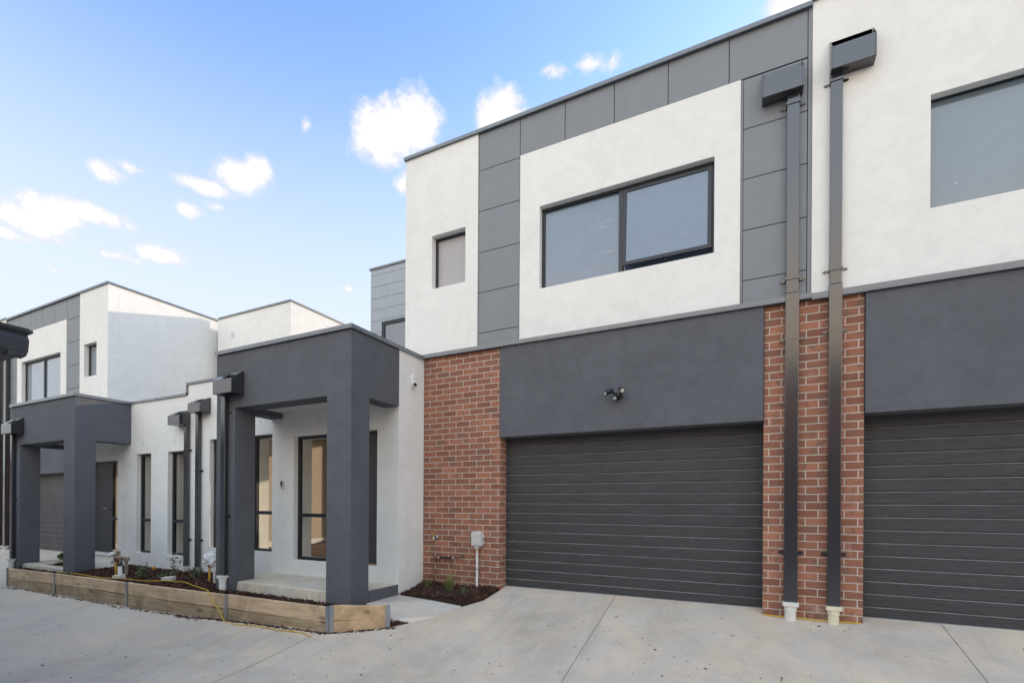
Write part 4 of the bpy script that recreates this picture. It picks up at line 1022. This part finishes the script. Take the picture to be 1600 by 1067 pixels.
opp_house(-35, -19.5, -11.0, 1.3, 2.3, M['house_render'], 'rendered house with tiled hip roof beyond the dark eave across the driveway')

# ------------------------------------------------------------------ sky and sun
SUN_EL, SUN_AZ = R(12.5), 55                 # azimuth measured from +x towards +y
sd = Vector((math.cos(R(SUN_AZ)) * math.cos(SUN_EL), math.sin(R(SUN_AZ)) * math.cos(SUN_EL), math.sin(SUN_EL)))
su = bpy.data.lights.new('sun', 'SUN'); su.energy = 1.25; su.angle = R(.5); su.color = (1, .80, .58)
so = bpy.data.objects.new('sun', su); col.objects.link(so); so.rotation_euler = (-sd).to_track_quat('-Z', 'Y').to_euler()
W = bpy.data.worlds.new('World'); sc.world = W; W.use_nodes = True
nt = W.node_tree; nt.nodes.clear()
out = nt.nodes.new('ShaderNodeOutputWorld'); bg = nt.nodes.new('ShaderNodeBackground'); L(nt, bg.outputs[0], out.inputs[0])
sky = nt.nodes.new('ShaderNodeTexSky'); sky.sky_type = 'NISHITA'; sky.sun_disc = False
sky.sun_elevation = SUN_EL; sky.sun_rotation = R(90 - SUN_AZ); sky.altitude = 50; sky.air_density = 1.0; sky.dust_density = 1.2; sky.ozone_density = 1.5
tc = nt.nodes.new('ShaderNodeTexCoord'); D = tc.outputs['Generated']
sx = N(nt, 'ShaderNodeSeparateXYZ'); L(nt, D, sx.inputs[0])
az = math_(nt, 'MULTIPLY', math_(nt, 'ARCTAN2', sx.outputs[0], sx.outputs[1]), 57.2958)
el = math_(nt, 'MULTIPLY', math_(nt, 'ARCSINE', sx.outputs[2]), 57.2958)
# clouds: (azimuth, elevation, half width, half height, strength)
CL = [(-39.3, 36.9, 4.3, 2.3, 1), (-37.6, 37.8, 2.7, 2.4, 1), (-42.2, 35.6, 2.6, 1.5, .85), (-41.0, 34.6, 3.0, 1.1, .6), (-38.9, 32.8, 1.0, 1.2, .7), (-27.6, 38.8, 2.7, 1.9, 1), (-25.8, 38.2, 1.8, 1.4, .9),
      (-71.0, 22.3, 3.2, 1.1, 1), (-69.8, 23.4, 2.2, 1.2, 1), (-67.0, 24.2, 2.5, .75, .95), (-73.0, 21.0, 2.3, .55, .9), (-66.1, 27.4, 1.4, .75, .8), (-64.4, 28.4, 1.1, .4, .4),
      (-55.5, 30.3, 2.4, 1.3, 1), (-58.6, 28.8, 2.6, .6, .9), (-54.0, 31.1, 1.4, 1.1, 1), (-59.8, 26.7, 1.1, .65, .8), (-57.2, 27.5, 1.1, .4, .5),
      (-62.2, 22.5, 2.1, .75, 1), (-65.3, 21.5, 2.2, .5, .65), (-69.2, 19.2, 2.0, .35, .4), (-49.2, 35.6, .55, .6, .45), (-16.4, 41.9, 2.6, .75, .42), (-20.8, 41.7, 1.8, .5, .38), (-45.0, 22.8, .9, .45, .55), (4.3, 42.0, 3.0, 1.2, 1)]
sc3 = N(nt, 'ShaderNodeVectorMath', operation='SCALE'); L(nt, D, sc3.inputs[0]); sc3.inputs['Scale'].default_value = 1
nz = noise(nt, sc3.outputs[0], 30, 8, .62, .3); nzb = noise(nt, sc3.outputs[0], 75, 7, .65, .2)
tot = None
for a, e_, ra, re, st_ in CL:
    qa = math_(nt, 'DIVIDE', math_(nt, 'SUBTRACT', az, a), ra)
    qe = math_(nt, 'DIVIDE', math_(nt, 'SUBTRACT', el, e_), re)
    q = math_(nt, 'SQRT', math_(nt, 'ADD', math_(nt, 'MULTIPLY', qa, qa), math_(nt, 'MULTIPLY', qe, qe)))
    mm = math_(nt, 'MULTIPLY', math_(nt, 'SUBTRACT', 1.35, q), st_)
    tot = mm if tot is None else math_(nt, 'MAXIMUM', tot, mm)
dens = math_(nt, 'ADD', tot, math_(nt, 'ADD', math_(nt, 'MULTIPLY', math_(nt, 'SUBTRACT', nz, .5), 1.6), math_(nt, 'MULTIPLY', math_(nt, 'SUBTRACT', nzb, .5), .5)))
mask = maprange(nt, dens, .02, .66, 0, 1, True)
mask = math_(nt, 'MULTIPLY', mask, math_(nt, 'GREATER_THAN', el, 5))
# unseen bright cloud over the sky behind the camera, added to light the facade
bv = math_(nt, 'ADD', math_(nt, 'MULTIPLY', sx.outputs[1], -1), math_(nt, 'MULTIPLY', math_(nt, 'MAXIMUM', 0, math_(nt, 'SUBTRACT', sx.outputs[2], .70)), 2.2))
fill_bank = maprange(nt, math_(nt, 'ADD', bv, math_(nt, 'MULTIPLY', math_(nt, 'SUBTRACT', noise(nt, scaled(nt, D, (1, 1, 2.2)), 2.6, 6, .6, .6), .5), .9)), -.02, .55, 0, .8, True)
SKY_GAIN, WHITE = 2.05, 3.95
skyc = N(nt, 'ShaderNodeHueSaturation'); L(nt, mixc(nt, 1.0, sky.outputs[0], (.86, .90, 1.10), 'MULTIPLY'), skyc.inputs['Color']); skyc.inputs['Saturation'].default_value = 1.05; skyc.inputs['Value'].default_value = SKY_GAIN
haze = maprange(nt, el, 15, 46, .9, 0, True)
c0 = mixc(nt, haze, skyc.outputs[0], (WHITE * .83, WHITE * .90, WHITE * .985))
glow = ramp(nt, math_(nt, 'DIVIDE', el, 90), [(.06, (.86, .72, .56)), (.17, (1, .76, .53)), (.235, (1, .80, .60)), (.29, (.80, .83, .85)), (.36, (.69, .76, .83)), (.60, (.52, .60, .68))])  # its colour by elevation, warm low band added for reflections in the pipes
gl = N(nt, 'ShaderNodeVectorMath', operation='SCALE'); L(nt, glow, gl.inputs[0]); gl.inputs['Scale'].default_value = WHITE * 2.85
left = maprange(nt, sx.outputs[0], -.35, -.75, 0, .8, True)
low = maprange(nt, el, 20, 32, 1, 0, True)
glc = mixc(nt, math_(nt, 'MULTIPLY', left, low), gl.outputs[0], (WHITE * 1.05, WHITE * 1.16, WHITE * 1.28))
c1 = mixc(nt, fill_bank, c0, glc)
cwhite = mixc(nt, maprange(nt, math_(nt, 'ADD', dens, math_(nt, 'MULTIPLY', math_(nt, 'SUBTRACT', nzb, .5), .45)), .25, 1.0, 0, 1, True), (WHITE * .82, WHITE * .85, WHITE * .91), (WHITE * 1.08, WHITE * 1.06, WHITE * 1.04))
c2 = mixc(nt, mask, c1, cwhite)
L(nt, c2, bg.inputs[0]); bg.inputs[1].default_value = .12

# ------------------------------------------------------------------ camera
f_, cy_, rho, yaw = 760., 790., .006, R(26.1)
Fv = Vector((-math.sin(yaw), math.cos(yaw), 0)); Rv = Vector((math.cos(yaw), math.sin(yaw), 0)); Zv = Vector((0, 0, 1))
Rp = Rv * math.cos(rho) + Zv * math.sin(rho); Up = Zv * math.cos(rho) - Rv * math.sin(rho)
cd = bpy.data.cameras.new('camera'); cam = bpy.data.objects.new('camera', cd); col.objects.link(cam)
mw = Matrix((Rp, Up, -Fv)).transposed().to_4x4(); mw.translation = (0, 0, 1.13); cam.matrix_world = mw
cd.sensor_width = 36; cd.lens = f_ / 1600 * 36; cd.shift_y = (cy_ - 533.5) / 1600; cd.clip_start = .05; cd.clip_end = 2000
sc.camera = cam
sc.view_settings.view_transform = 'Standard'; sc.view_settings.look = 'None'; sc.view_settings.gamma = 1
sc.view_settings.exposure = 1.12
sc.cycles.max_bounces = 6; sc.cycles.diffuse_bounces = 4; sc.cycles.glossy_bounces = 3; sc.cycles.transparent_max_bounces = 10
sc.cycles.use_adaptive_sampling = True; sc.cycles.adaptive_threshold = .015
sc.cycles.use_denoising = True
